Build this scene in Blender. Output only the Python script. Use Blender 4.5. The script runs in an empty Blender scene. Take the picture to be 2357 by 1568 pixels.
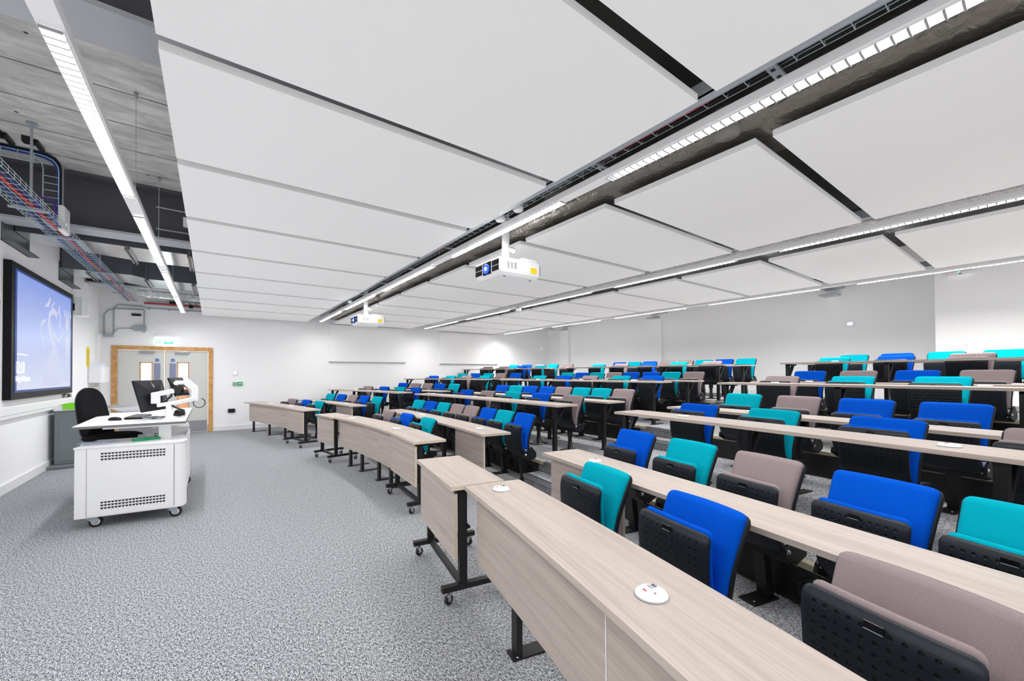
import bpy, bmesh, math, random
from mathutils import Vector, Matrix
R = math.radians
random.seed(4)
scn = bpy.context.scene
COL = scn.collection

# ------------------------------------------------------------------ camera
F_PX = 934.18
yaw, pitch, roll = R(36.46), R(0.6714), R(-0.3155)
Fv = Vector((math.sin(yaw)*math.cos(pitch), math.cos(yaw)*math.cos(pitch), math.sin(pitch)))
Rv = Vector((math.cos(yaw), -math.sin(yaw), 0.0))
Uv = Rv.cross(Fv)
R2 = math.cos(roll)*Rv + math.sin(roll)*Uv
U2 = -math.sin(roll)*Rv + math.cos(roll)*Uv
cd = bpy.data.cameras.new('camera')
cd.sensor_width = 36.0
cd.lens = F_PX/2357.0*36.0
cd.shift_y = (849.05-784.0)/2357.0
cd.clip_start = 0.02
cam = bpy.data.objects.new('camera', cd)
COL.objects.link(cam)
m = Matrix((R2, U2, -Fv)).transposed().to_4x4()
m.translation = Vector((0, 0, 1.42))
cam.matrix_world = m
scn.camera = cam

# ------------------------------------------------------------------ world, colour, light
w = bpy.data.worlds.new('world'); scn.world = w; w.use_nodes = True
w.node_tree.nodes['Background'].inputs[0].default_value = (0.8, 0.87, 1.0, 1)
w.node_tree.nodes['Background'].inputs[1].default_value = 0.3
scn.view_settings.view_transform = 'Standard'
scn.view_settings.look = 'None'
scn.view_settings.gamma = 1.0
scn.view_settings.use_curve_mapping = False
scn.view_settings.exposure = 0.06
w.light_settings.distance = 2.2
w.light_settings.ao_factor = 0.345
scn.cycles.use_fast_gi = True
scn.cycles.fast_gi_method = 'ADD'
scn.cycles.diffuse_bounces = 6
scn.cycles.max_bounces = 10
LED_X = (-0.555, 2.43, 5.56, 8.72)
LED_Y = ((10.1, 12.25), (7.62, 9.62), (5.07, 7.12), (2.53, 4.55), (0.0, 2.02), (-1.55, -0.5))
LED_Z = 2.905
LED_W = (31, 28, 42, 82)
for i, x in enumerate(LED_X):
    for (a, b) in LED_Y:
        l = bpy.data.lights.new('linear_light_lamp', 'AREA')
        l.shape = 'RECTANGLE'; l.size = 0.07; l.size_y = (b-a)-0.03
        l.energy = LED_W[i]*(b-a)/2.0
        l.color = (1.0, 0.985, 0.955) if i else (0.97, 0.98, 1.0)
        l.spread = R(152)
        o = bpy.data.objects.new('linear_light_lamp', l); COL.objects.link(o)
        o.location = (x, (a+b)/2, LED_Z-0.008)

# ------------------------------------------------------------------ materials
def new_mat(name):
    m = bpy.data.materials.new(name); m.use_nodes = True
    nt = m.node_tree
    return m, nt, nt.nodes['Principled BSDF']
def N(nt, t, **kw):
    n = nt.nodes.new(t)
    for k, v in kw.items(): setattr(n, k, v)
    return n
def plain(name, col, rough=0.5, metal=0.0, spec=0.5, noise=0.0, nscale=20.0, bump=0.0, bscale=200.0, emit=None, estr=0.0, coat=0.0):
    m, nt, b = new_mat(name)
    b.inputs['Base Color'].default_value = (*col, 1)
    b.inputs['Roughness'].default_value = rough
    b.inputs['Metallic'].default_value = metal
    b.inputs['Specular IOR Level'].default_value = spec
    b.inputs['Coat Weight'].default_value = coat
    tc = N(nt, 'ShaderNodeTexCoord')
    if noise > 0:
        n = N(nt, 'ShaderNodeTexNoise'); n.inputs['Scale'].default_value = nscale; n.inputs['Detail'].default_value = 4
        nt.links.new(tc.outputs['Object'], n.inputs['Vector'])
        mx = N(nt, 'ShaderNodeMix', data_type='RGBA')
        mx.inputs[6].default_value = (*[c*(1-noise) for c in col], 1)
        mx.inputs[7].default_value = (*[min(1, c*(1+noise)) for c in col], 1)
        nt.links.new(n.outputs['Fac'], mx.inputs[0]); nt.links.new(mx.outputs[2], b.inputs['Base Color'])
    if bump > 0:
        n = N(nt, 'ShaderNodeTexNoise'); n.inputs['Scale'].default_value = bscale; n.inputs['Detail'].default_value = 2
        nt.links.new(tc.outputs['Object'], n.inputs['Vector'])
        bp = N(nt, 'ShaderNodeBump'); bp.inputs['Strength'].default_value = bump; bp.inputs['Distance'].default_value = 0.002
        nt.links.new(n.outputs['Fac'], bp.inputs['Height']); nt.links.new(bp.outputs[0], b.inputs['Normal'])
    if emit:
        b.inputs['Emission Color'].default_value = (*emit, 1); b.inputs['Emission Strength'].default_value = estr
    return m

def carpet_mat(name, dark, light):
    m, nt, b = new_mat(name)
    tc = N(nt, 'ShaderNodeTexCoord')
    mp = N(nt, 'ShaderNodeMapping'); mp.inputs['Scale'].default_value = (100, 48, 80)
    mp.inputs['Rotation'].default_value = (0, 0, 0.5)
    nt.links.new(tc.outputs['Object'], mp.inputs['Vector'])
    n1 = N(nt, 'ShaderNodeTexNoise'); n1.inputs['Scale'].default_value = 1.0; n1.inputs['Detail'].default_value = 4; n1.inputs['Roughness'].default_value = 0.9
    nt.links.new(mp.outputs[0], n1.inputs['Vector'])
    mp2 = N(nt, 'ShaderNodeMapping'); mp2.inputs['Scale'].default_value = (330, 150, 220); mp2.inputs['Rotation'].default_value = (0, 0, 0.9)
    nt.links.new(tc.outputs['Object'], mp2.inputs['Vector'])
    n2 = N(nt, 'ShaderNodeTexNoise'); n2.inputs['Scale'].default_value = 1.0; n2.inputs['Detail'].default_value = 2
    nt.links.new(mp2.outputs[0], n2.inputs['Vector'])
    ad = N(nt, 'ShaderNodeMath', operation='MULTIPLY_ADD'); ad.inputs[1].default_value = 1.0
    nt.links.new(n2.outputs['Fac'], ad.inputs[0]); nt.links.new(n1.outputs['Fac'], ad.inputs[2])
    hf = N(nt, 'ShaderNodeMath', operation='MULTIPLY'); hf.inputs[1].default_value = 0.5; nt.links.new(ad.outputs[0], hf.inputs[0]); ad = hf
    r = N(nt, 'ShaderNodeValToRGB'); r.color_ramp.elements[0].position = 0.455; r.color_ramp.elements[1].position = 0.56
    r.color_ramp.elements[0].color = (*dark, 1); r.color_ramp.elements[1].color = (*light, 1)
    nt.links.new(ad.outputs[0], r.inputs['Fac']); nt.links.new(r.outputs[0], b.inputs['Base Color'])
    b.inputs['Roughness'].default_value = 0.95; b.inputs['Specular IOR Level'].default_value = 0.1
    bp = N(nt, 'ShaderNodeBump'); bp.inputs['Strength'].default_value = 0.25; bp.inputs['Distance'].default_value = 0.004
    nt.links.new(n1.outputs['Fac'], bp.inputs['Height']); nt.links.new(bp.outputs[0], b.inputs['Normal'])
    return m

def wood_mat(name, c1, c2, uv=True, sx=1.6, sy=55.0, rough=0.42):
    m, nt, b = new_mat(name)
    tc = N(nt, 'ShaderNodeTexCoord')
    mp = N(nt, 'ShaderNodeMapping'); mp.inputs['Scale'].default_value = (sx, sy, sy)
    nt.links.new(tc.outputs['UV' if uv else 'Object'], mp.inputs['Vector'])
    wv = N(nt, 'ShaderNodeTexNoise'); wv.inputs['Scale'].default_value = 0.35; wv.inputs['Detail'].default_value = 1
    nt.links.new(mp.outputs[0], wv.inputs['Vector'])
    n = N(nt, 'ShaderNodeTexNoise'); n.inputs['Scale'].default_value = 1.6; n.inputs['Detail'].default_value = 5; n.inputs['Roughness'].default_value = 0.62
    n.inputs['Distortion'].default_value = 0.5
    nt.links.new(mp.outputs[0], n.inputs['Vector'])
    ml = N(nt, 'ShaderNodeMix', data_type='FLOAT'); ml.inputs[0].default_value = 0.45
    nt.links.new(n.outputs['Fac'], ml.inputs[2]); nt.links.new(wv.outputs['Fac'], ml.inputs[3])
    r = N(nt, 'ShaderNodeValToRGB'); r.color_ramp.elements[0].position = 0.36; r.color_ramp.elements[1].position = 0.60
    r.color_ramp.elements[0].color = (*c1, 1); r.color_ramp.elements[1].color = (*c2, 1)
    nt.links.new(ml.outputs[0], r.inputs['Fac']); nt.links.new(r.outputs[0], b.inputs['Base Color'])
    b.inputs['Roughness'].default_value = rough
    return m

def holes_mat(name, col):
    """black moulded plastic with a grid of small round dimples in the local yz plane"""
    m, nt, b = new_mat(name)
    tc = N(nt, 'ShaderNodeTexCoord'); sp = N(nt, 'ShaderNodeSeparateXYZ'); nt.links.new(tc.outputs['Object'], sp.inputs[0])
    def mth(op, a, bb=None):
        n = N(nt, 'ShaderNodeMath', operation=op)
        for k, v in enumerate((a, bb)):
            if v is None: continue
            if hasattr(v, 'is_linked') or hasattr(v, 'links'): nt.links.new(v, n.inputs[k])
            else: n.inputs[k].default_value = v
        return n.outputs[0]
    P = 0.032
    fy = mth('SUBTRACT', mth('FRACT', mth('ADD', mth('DIVIDE', sp.outputs[1], P), 100.5)), 0.5)
    fz = mth('SUBTRACT', mth('FRACT', mth('ADD', mth('DIVIDE', sp.outputs[2], P), 100.2)), 0.5)
    d = mth('SQRT', mth('ADD', mth('MULTIPLY', fy, fy), mth('MULTIPLY', fz, fz)))
    iny = mth('LESS_THAN', mth('ABSOLUTE', sp.outputs[1]), 0.166)
    inz = mth('MULTIPLY', mth('LESS_THAN', sp.outputs[2], 0.725), mth('GREATER_THAN', sp.outputs[2], 0.46))
    ins = mth('MULTIPLY', mth('MULTIPLY', mth('LESS_THAN', d, 0.19), iny), inz)
    mx = N(nt, 'ShaderNodeMix', data_type='RGBA'); mx.inputs[6].default_value = (*col, 1); mx.inputs[7].default_value = (0.0015, 0.0015, 0.002, 1)
    nt.links.new(ins, mx.inputs[0]); nt.links.new(mx.outputs[2], b.inputs['Base Color'])
    sm = N(nt, 'ShaderNodeMapRange', interpolation_type='SMOOTHSTEP'); sm.inputs[1].default_value = 0.12; sm.inputs[2].default_value = 0.24
    nt.links.new(d, sm.inputs[0])
    hh = mth('MULTIPLY', mth('MULTIPLY', mth('SUBTRACT', 1.0, sm.outputs[0]), iny), inz)
    bp = N(nt, 'ShaderNodeBump', invert=True); bp.inputs['Strength'].default_value = 1.0; bp.inputs['Distance'].default_value = 0.009
    nt.links.new(hh, bp.inputs['Height']); nt.links.new(bp.outputs[0], b.inputs['Normal'])
    b.inputs['Roughness'].default_value = 0.42; b.inputs['Specular IOR Level'].default_value = 0.3
    return m

def concrete_mat(name, boards=True):
    m, nt, b = new_mat(name)
    tc = N(nt, 'ShaderNodeTexCoord')
    mp = N(nt, 'ShaderNodeMapping'); mp.inputs['Scale'].default_value = (1.6, 5.0, 1.0)
    nt.links.new(tc.outputs['Object'], mp.inputs['Vector'])
    n = N(nt, 'ShaderNodeTexNoise'); n.inputs['Scale'].default_value = 1.6; n.inputs['Detail'].default_value = 7; n.inputs['Roughness'].default_value = 0.7
    nt.links.new(mp.outputs[0], n.inputs['Vector'])
    r = N(nt, 'ShaderNodeValToRGB')
    r.color_ramp.elements[0].position = 0.3; r.color_ramp.elements[0].color = (0.33, 0.325, 0.32, 1)
    r.color_ramp.elements[1].position = 0.62; r.color_ramp.elements[1].color = (0.66, 0.65, 0.63, 1)
    nt.links.new(n.outputs['Fac'], r.inputs['Fac'])
    out = r.outputs[0]
    if boards:
        sp = N(nt, 'ShaderNodeSeparateXYZ'); nt.links.new(tc.outputs['Object'], sp.inputs[0])
        a = N(nt, 'ShaderNodeMath', operation='DIVIDE'); a.inputs[1].default_value = 0.62; nt.links.new(sp.outputs[1], a.inputs[0])
        f = N(nt, 'ShaderNodeMath', operation='FRACT'); nt.links.new(a.outputs[0], f.inputs[0])
        l = N(nt, 'ShaderNodeMath', operation='LESS_THAN'); l.inputs[1].default_value = 0.022; nt.links.new(f.outputs[0], l.inputs[0])
        mx = N(nt, 'ShaderNodeMix', data_type='RGBA'); mx.inputs[7].default_value = (0.06, 0.055, 0.05, 1)
        nt.links.new(l.outputs[0], mx.inputs[0]); nt.links.new(out, mx.inputs[6]); out = mx.outputs[2]
        v = N(nt, 'ShaderNodeTexVoronoi'); v.inputs['Scale'].default_value = 3.2; nt.links.new(tc.outputs['Object'], v.inputs['Vector'])
        l2 = N(nt, 'ShaderNodeMath', operation='LESS_THAN'); l2.inputs[1].default_value = 0.06; nt.links.new(v.outputs['Distance'], l2.inputs[0])
        m2 = N(nt, 'ShaderNodeMix', data_type='RGBA'); m2.inputs[7].default_value = (0.04, 0.04, 0.04, 1)
        nt.links.new(l2.outputs[0], m2.inputs[0]); nt.links.new(out, m2.inputs[6]); out = m2.outputs[2]
    nt.links.new(out, b.inputs['Base Color']); b.inputs['Roughness'].default_value = 0.85
    return m

def foil_mat(name, col, rough=0.28, bump=0.8):
    m, nt, b = new_mat(name)
    b.inputs['Base Color'].default_value = (*col, 1); b.inputs['Metallic'].default_value = 0.85; b.inputs['Roughness'].default_value = rough
    tc = N(nt, 'ShaderNodeTexCoord')
    n = N(nt, 'ShaderNodeTexVoronoi', feature='F1'); n.inputs['Scale'].default_value = 14.0
    n0 = N(nt, 'ShaderNodeTexNoise'); n0.inputs['Scale'].default_value = 11.0; n0.inputs['Detail'].default_value = 5; n0.inputs['Distortion'].default_value = 1.0
    nt.links.new(tc.outputs['Object'], n0.inputs['Vector'])
    bp = N(nt, 'ShaderNodeBump'); bp.inputs['Strength'].default_value = bump; bp.inputs['Distance'].default_value = 0.03
    nt.links.new(n0.outputs['Fac'], bp.inputs['Height']); nt.links.new(bp.outputs[0], b.inputs['Normal'])
    return m

def screen_mat():
    m, nt, b = new_mat('projected_image')
    tc = N(nt, 'ShaderNodeTexCoord'); sp = N(nt, 'ShaderNodeSeparateXYZ'); nt.links.new(tc.outputs['Generated'], sp.inputs[0])
    r = N(nt, 'ShaderNodeValToRGB')
    r.color_ramp.elements[0].position = 0.0; r.color_ramp.elements[0].color = (0.78, 0.82, 0.98, 1)
    r.color_ramp.elements[1].position = 1.0; r.color_ramp.elements[1].color = (0.27, 0.39, 0.93, 1)
    e = r.color_ramp.elements.new(0.55); e.color = (0.47, 0.56, 0.96, 1)
    nt.links.new(sp.outputs[2], r.inputs['Fac'])
    b.inputs['Base Color'].default_value = (0.05, 0.06, 0.1, 1); b.inputs['Roughness'].default_value = 0.4
    nt.links.new(r.outputs[0], b.inputs['Emission Color']); b.inputs['Emission Strength'].default_value = 0.70
    return m

def fabric_mat(name, col):
    m, nt, b = new_mat(name)
    tc = N(nt, 'ShaderNodeTexCoord')
    n = N(nt, 'ShaderNodeTexNoise'); n.inputs['Scale'].default_value = 260.0; n.inputs['Detail'].default_value = 2
    nt.links.new(tc.outputs['Object'], n.inputs['Vector'])
    mx = N(nt, 'ShaderNodeMix', data_type='RGBA')
    mx.inputs[6].default_value = (*[c*0.8 for c in col], 1); mx.inputs[7].default_value = (*[min(1, c*1.15) for c in col], 1)
    nt.links.new(n.outputs['Fac'], mx.inputs[0]); nt.links.new(mx.outputs[2], b.inputs['Base Color'])
    bp = N(nt, 'ShaderNodeBump'); bp.inputs['Strength'].default_value = 0.35; bp.inputs['Distance'].default_value = 0.001
    nt.links.new(n.outputs['Fac'], bp.inputs['Height']); nt.links.new(bp.outputs[0], b.inputs['Normal'])
    b.inputs['Roughness'].default_value = 0.95; b.inputs['Specular IOR Level'].default_value = 0.08
    return m

M = {}
M['carpet'] = carpet_mat('grey_flecked_carpet', (0.022, 0.025, 0.031), (0.56, 0.575, 0.60))
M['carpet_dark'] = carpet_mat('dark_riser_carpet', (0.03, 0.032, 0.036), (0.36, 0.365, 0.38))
M['wall'] = plain('white_painted_plaster', (0.88, 0.88, 0.885), 0.85, noise=0.012, nscale=1.5)
M['skirt'] = plain('white_skirting_paint', (0.80, 0.80, 0.80), 0.4)
M['panel'] = plain('white_acoustic_fleece', (0.80, 0.80, 0.80), 0.9, bump=0.08, bscale=400)
M['board'] = plain('white_board_surface', (0.78, 0.78, 0.79), 0.45)
M['wood'] = wood_mat('pale_grey_elm_laminate', (0.35, 0.29, 0.253), (0.46, 0.393, 0.35))
M['edge'] = plain('pale_wood_edging', (0.50, 0.43, 0.37), 0.5, noise=0.15, nscale=60)
M['edge_light'] = plain('light_wood_edging', (0.62, 0.53, 0.42), 0.5, noise=0.1, nscale=60)
M['oak'] = wood_mat('oak_door_frame', (0.46, 0.22, 0.07), (0.66, 0.38, 0.15), uv=False, sx=40, sy=40)
M['black'] = plain('black_powder_coated_steel', (0.006, 0.006, 0.007), 0.45)
M['plastic'] = plain('black_moulded_plastic', (0.009, 0.010, 0.013), 0.42, spec=0.3, bump=0.1, bscale=500)
M['holes'] = holes_mat('black_dimpled_plastic', (0.008, 0.011, 0.017))
M['slot'] = plain('glossy_dark_recess', (0.004, 0.004, 0.006), 0.2)
M['chrome'] = plain('polished_chrome', (0.75, 0.75, 0.75), 0.15, 1.0)
M['tyre'] = plain('black_rubber_tyre', (0.012, 0.012, 0.012), 0.6)
M['teal'] = fabric_mat('teal_upholstery', (0.0, 0.33, 0.42))
M['blue'] = fabric_mat('bright_blue_upholstery', (0.0, 0.075, 0.50))
M['mauve'] = fabric_mat('mauve_grey_upholstery', (0.27, 0.215, 0.22))
M['black_fabric'] = fabric_mat('black_office_upholstery', (0.012, 0.012, 0.013))
M['white'] = plain('white_enamelled_metal', (0.82, 0.82, 0.83), 0.3)
M['white_plastic'] = plain('white_plastic', (0.85, 0.85, 0.86), 0.35)
M['lacquer'] = plain('white_desk_laminate', (0.84, 0.84, 0.845), 0.35)
M['grey_edge'] = plain('grey_desk_edging', (0.16, 0.16, 0.165), 0.5)
M['galv'] = plain('galvanised_steel', (0.42, 0.46, 0.50), 0.45, 0.4, noise=0.12, nscale=8)
M['galv_shiny'] = plain('bright_galvanised_duct', (0.72, 0.74, 0.76), 0.22, 0.9, noise=0.05, nscale=5)
M['steelpaint'] = plain('dark_grey_painted_beam', (0.085, 0.085, 0.098), 0.6, noise=0.1, nscale=6)
M['flange'] = plain('light_grey_beam_flange', (0.42, 0.43, 0.46), 0.5)
M['duct_dark'] = plain('dull_grey_duct', (0.13, 0.14, 0.16), 0.45, 0.4)
M['concrete'] = concrete_mat('board_marked_concrete')
M['concrete_smooth'] = concrete_mat('smooth_concrete', False)
M['soffit'] = plain('dark_ceiling_void', (0.05, 0.048, 0.045), 0.9, noise=0.3, nscale=3)
M['foil'] = foil_mat('crumpled_foil_lagging', (0.30, 0.28, 0.25))
M['foil_bright'] = foil_mat('bright_foil_lagging', (0.7, 0.7, 0.7), 0.2)
M['red'] = plain('red_cable', (0.55, 0.01, 0.02), 0.4)
M['bluecable'] = plain('blue_cable', (0.01, 0.05, 0.30), 0.4)
M['purple'] = plain('purple_cable', (0.10, 0.03, 0.30), 0.4)
M['blackcable'] = plain('black_cable', (0.01, 0.01, 0.012), 0.4)
M['wire'] = plain('zinc_wire', (0.55, 0.68, 0.72), 0.4, 0.3)
M['alu'] = plain('brushed_aluminium', (0.50, 0.51, 0.53), 0.32, 0.9)
M['brass'] = plain('pale_gold_trim', (0.62, 0.55, 0.40), 0.4, 0.4)
M['door'] = plain('pale_grey_door_laminate', (0.62, 0.63, 0.60), 0.5)
M['steel_plate'] = plain('satin_steel_plate', (0.42, 0.42, 0.45), 0.4, 0.7)
M['push'] = plain('blue_grey_push_plate', (0.28, 0.30, 0.42), 0.4, 0.3)
M['signblue'] = plain('blue_sign', (0.0, 0.10, 0.45), 0.4)
M['signwhite'] = plain('white_sign_lettering', (0.9, 0.9, 0.9), 0.5)
M['green'] = plain('green_sign', (0.0, 0.32, 0.12), 0.4)
M['lime'] = plain('lime_green_plastic', (0.22, 0.72, 0.02), 0.35)
M['bin'] = plain('grey_bin_plastic', (0.17, 0.19, 0.20), 0.5)
M['yellow'] = plain('yellow_notice', (0.85, 0.62, 0.0), 0.5)
M['paper'] = plain('printed_paper', (0.62, 0.66, 0.80), 0.6)
M['screenblack'] = plain('black_screen_frame', (0.006, 0.006, 0.007), 0.45, spec=0.2)
M['screen'] = screen_mat()
M['screenblue'] = plain('screen_blue_border', (0.01, 0.03, 0.12), 0.4, emit=(0.02, 0.10, 0.45), estr=0.25)
M['crest'] = plain('pale_crest_image', (0.05, 0.05, 0.05), 0.5, emit=(0.74, 0.79, 1.05), estr=0.70)
M['screentext'] = plain('white_screen_lettering', (0.1, 0.1, 0.1), 0.5, emit=(1, 1, 1), estr=1.3)
M['louvre'] = plain('grey_louvre_blade', (0.30, 0.30, 0.30), 0.5)
M['speaker_cloth'] = plain('grey_speaker_cloth', (0.22, 0.21, 0.20), 0.9)
M['led'] = plain('lit_led_lens', (1, 1, 1), 0.4, emit=(1.0, 0.98, 0.94), estr=8.0)
M['exit'] = plain('lit_exit_panel', (0.8, 1, 0.9), 0.4, emit=(0.75, 1.0, 0.88), estr=1.6)
M['exitgreen'] = plain('lit_exit_green', (0.1, 0.6, 0.3), 0.4, emit=(0.12, 0.75, 0.38), estr=1.1)
M['lens'] = plain('lit_projector_lens', (0.01, 0.02, 0.3), 0.1, emit=(0.02, 0.10, 1.0), estr=1.6)
M['lenscore'] = plain('lit_projector_core', (1, 1, 1), 0.1, emit=(0.75, 0.85, 1.0), estr=4.0)
M['greenled'] = plain('green_indicator', (0, 1, 0.3), 0.4, emit=(0.1, 1.0, 0.4), estr=3.0)
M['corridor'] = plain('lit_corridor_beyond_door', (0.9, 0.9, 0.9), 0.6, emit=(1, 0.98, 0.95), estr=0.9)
M['corridor_warm'] = plain('orange_corridor_display', (0.8, 0.3, 0.08), 0.6, emit=(0.85, 0.40, 0.18), estr=0.5)
M['displaylit'] = plain('lit_thermostat_display', (0.8, 0.8, 1), 0.4, emit=(0.72, 0.70, 0.98), estr=0.9)
M['brown'] = plain('flank_label_orange', (0.8, 0.25, 0.1), 0.5)
gm, gnt, gb = new_mat('clear_glass'); gb.inputs['Base Color'].default_value = (0.9, 0.95, 0.95, 1); gb.inputs['Alpha'].default_value = 0.12; gb.inputs['Roughness'].default_value = 0.05
M['glass'] = gm

# ------------------------------------------------------------------ mesh helper
class MB:
    def __init__(s): s.v = []; s.f = []; s.mi = []; s.sm = []; s.uv = []; s.mats = []
    def mat(s, m):
        if m not in s.mats: s.mats.append(m)
        return s.mats.index(m)
    def add(s, vs, fs, m, smooth=False, uvs=None):
        o = len(s.v); s.v += [tuple(p) for p in vs]; k = s.mat(m)
        for i, f in enumerate(fs):
            s.f.append([o+q for q in f]); s.mi.append(k); s.sm.append(smooth)
            s.uv.append(uvs[i] if uvs else None)
        return s
    def box(s, c, d, m, rz=0.0, rx=0.0, ry=0.0):
        hx, hy, hz = d[0]/2, d[1]/2, d[2]/2
        P = [Vector((a*hx, b*hy, e*hz)) for a in (-1, 1) for b in (-1, 1) for e in (-1, 1)]
        if rx or ry or rz:
            q = Matrix.Rotation(rz, 3, 'Z') @ Matrix.Rotation(ry, 3, 'Y') @ Matrix.Rotation(rx, 3, 'X')
            P = [q @ p for p in P]
        P = [p+Vector(c) for p in P]
        return s.add(P, [(0, 1, 3, 2), (4, 6, 7, 5), (0, 4, 5, 1), (2, 3, 7, 6), (0, 2, 6, 4), (1, 5, 7, 3)], m)
    def span(s, a, b, m):
        return s.box([(a[i]+b[i])/2 for i in range(3)], [abs(b[i]-a[i]) for i in range(3)], m)
    def rod(s, p, q, r, m, n=10, r2=None, cap=True):
        p, q = Vector(p), Vector(q); d = (q-p).normalized()
        a = d.orthogonal().normalized(); b = d.cross(a); r2 = r if r2 is None else r2
        vs = [p+r*(math.cos(t)*a+math.sin(t)*b) for t in [2*math.pi*i/n for i in range(n)]]
        vs += [q+r2*(math.cos(t)*a+math.sin(t)*b) for t in [2*math.pi*i/n for i in range(n)]]
        fs = [(i, (i+1) % n, n+(i+1) % n, n+i) for i in range(n)]
        s.add(vs, fs, m, True)
        if cap: s.add(vs, [tuple(range(n))[::-1], tuple(range(n, 2*n))], m)
        return s
    def tube(s, pts, r, m, n=8):
        pts = [Vector(p) for p in pts]; rings = []
        ref = None
        for i, p in enumerate(pts):
            d = (pts[min(i+1, len(pts)-1)]-pts[max(i-1, 0)]).normalized()
            if ref is None: ref = d.orthogonal().normalized()
            ref = (ref-d*ref.dot(d)).normalized(); b = d.cross(ref)
            rings += [p+r*(math.cos(t)*ref+math.sin(t)*b) for t in [2*math.pi*k/n for k in range(n)]]
        L = len(pts)
        fs = [(i*n+k, i*n+(k+1) % n, (i+1)*n+(k+1) % n, (i+1)*n+k) for i in range(L-1) for k in range(n)]
        fs += [tuple(range(n))[::-1], tuple(range((L-1)*n, L*n))]
        return s.add(rings, fs, m, True)
    def lathe(s, prof, m, c=(0, 0, 0), n=24, axis='Z'):
        vs = []
        for (r, z) in prof:
            for k in range(n):
                t = 2*math.pi*k/n; a, b = r*math.cos(t), r*math.sin(t)
                v = (a, b, z) if axis == 'Z' else ((z, a, b) if axis == 'X' else (a, z, b))
                vs.append((v[0]+c[0], v[1]+c[1], v[2]+c[2]))
        L = len(prof)
        fs = [(i*n+k, i*n+(k+1) % n, (i+1)*n+(k+1) % n, (i+1)*n+k) for i in range(L-1) for k in range(n)]
        fs += [tuple(range(n))[::-1], tuple(range((L-1)*n, L*n))]
        return s.add(vs, fs, m, True)
    def prism(s, poly, z0, z1, m, mside=None):
        n = len(poly)
        vs = [(p[0], p[1], z0) for p in poly]+[(p[0], p[1], z1) for p in poly]
        s.add(vs, [tuple(range(n))[::-1], tuple(range(n, 2*n))], m)
        s.add(vs, [(i, (i+1) % n, n+(i+1) % n, n+i) for i in range(n)], mside or m)
        return s
    def build(s, name, parent=None, loc=None, rz=0.0, bevel=0.0, seg=2, smooth_all=False):
        me = bpy.data.meshes.new(name); me.from_pydata(s.v, [], s.f)
        for mm in s.mats: me.materials.append(mm)
        me.polygons.foreach_set('material_index', s.mi)
        me.polygons.foreach_set('use_smooth', [bool(q) or smooth_all for q in s.sm])
        if any(u is not None for u in s.uv):
            ul = me.uv_layers.new(name='UVMap')
            for p, u in zip(me.polygons, s.uv):
                if u is None: continue
                for k, li in enumerate(p.loop_indices): ul.data[li].uv = u[k]
        bm = bmesh.new(); bm.from_mesh(me); bmesh.ops.recalc_face_normals(bm, faces=bm.faces); bm.to_mesh(me); bm.free()
        me.update()
        o = bpy.data.objects.new(name, me); COL.objects.link(o)
        if parent: o.parent = parent
        if loc: o.location = loc
        if rz: o.rotation_euler = (0, 0, rz)
        if bevel:
            b = o.modifiers.new('bevel', 'BEVEL'); b.width = bevel; b.segments = seg; b.limit_method = 'ANGLE'; b.angle_limit = R(40)
        return o

def tag(o, label, cat, group=None):
    o['label'] = label; o['category'] = cat
    if group: o['group'] = group
    return o
def thing(name, label, cat, loc=(0, 0, 0), rz=0.0, group=None):
    o = bpy.data.objects.new(name, None); COL.objects.link(o); o.empty_display_size = 0.1
    o.location = loc; o.rotation_euler = (0, 0, rz)
    return tag(o, label, cat, group)
def struct(o): o['kind'] = 'structure'; return o
def copy_tree(o, parent=None):
    c = o.copy(); COL.objects.link(c); c.parent = parent
    for ch in list(o.children): copy_tree(ch, c)
    return c
ORD = ['zeroth', 'first', 'second', 'third', 'fourth', 'fifth', 'sixth', 'seventh', 'eighth', 'ninth', 'tenth', 'eleventh', 'twelfth']

# ------------------------------------------------------------------ room shell
XL, XR, YN, YF, ZC = -2.02, 11.3, -1.75, 12.77, 3.96
RY0, RR = 5.5, 24.0
def arc(A): return lambda y: A-(y-RY0)**2/(2*RR)
def lag(pts):
    def f(y):
        t = 0
        for i, (yi, xi) in enumerate(pts):
            l = 1
            for j, (yj, _) in enumerate(pts):
                if j != i: l *= (y-yj)/(yi-yj)
            t += xi*l
        return t
    return f
TIER = [0.0, 0.265, 0.545, 0.85]
RISER = [None, lambda y: 3.61-(y-6.3)**2/40.0, arc(5.72), arc(7.95)]
def ys(a, b, n): return [a+(b-a)*i/n for i in range(n+1)]

b = MB(); b.span((XL-0.1, YN-0.1, -0.1), (XR+0.1, YF+0.1, 0), M['carpet']); struct(b.build('floor'))
for t in (1, 2, 3):
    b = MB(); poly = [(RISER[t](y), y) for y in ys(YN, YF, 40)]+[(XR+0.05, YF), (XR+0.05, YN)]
    b.prism(poly, TIER[t-1], TIER[t], M['carpet'], M['carpet_dark']); struct(b.build('floor'))
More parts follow.
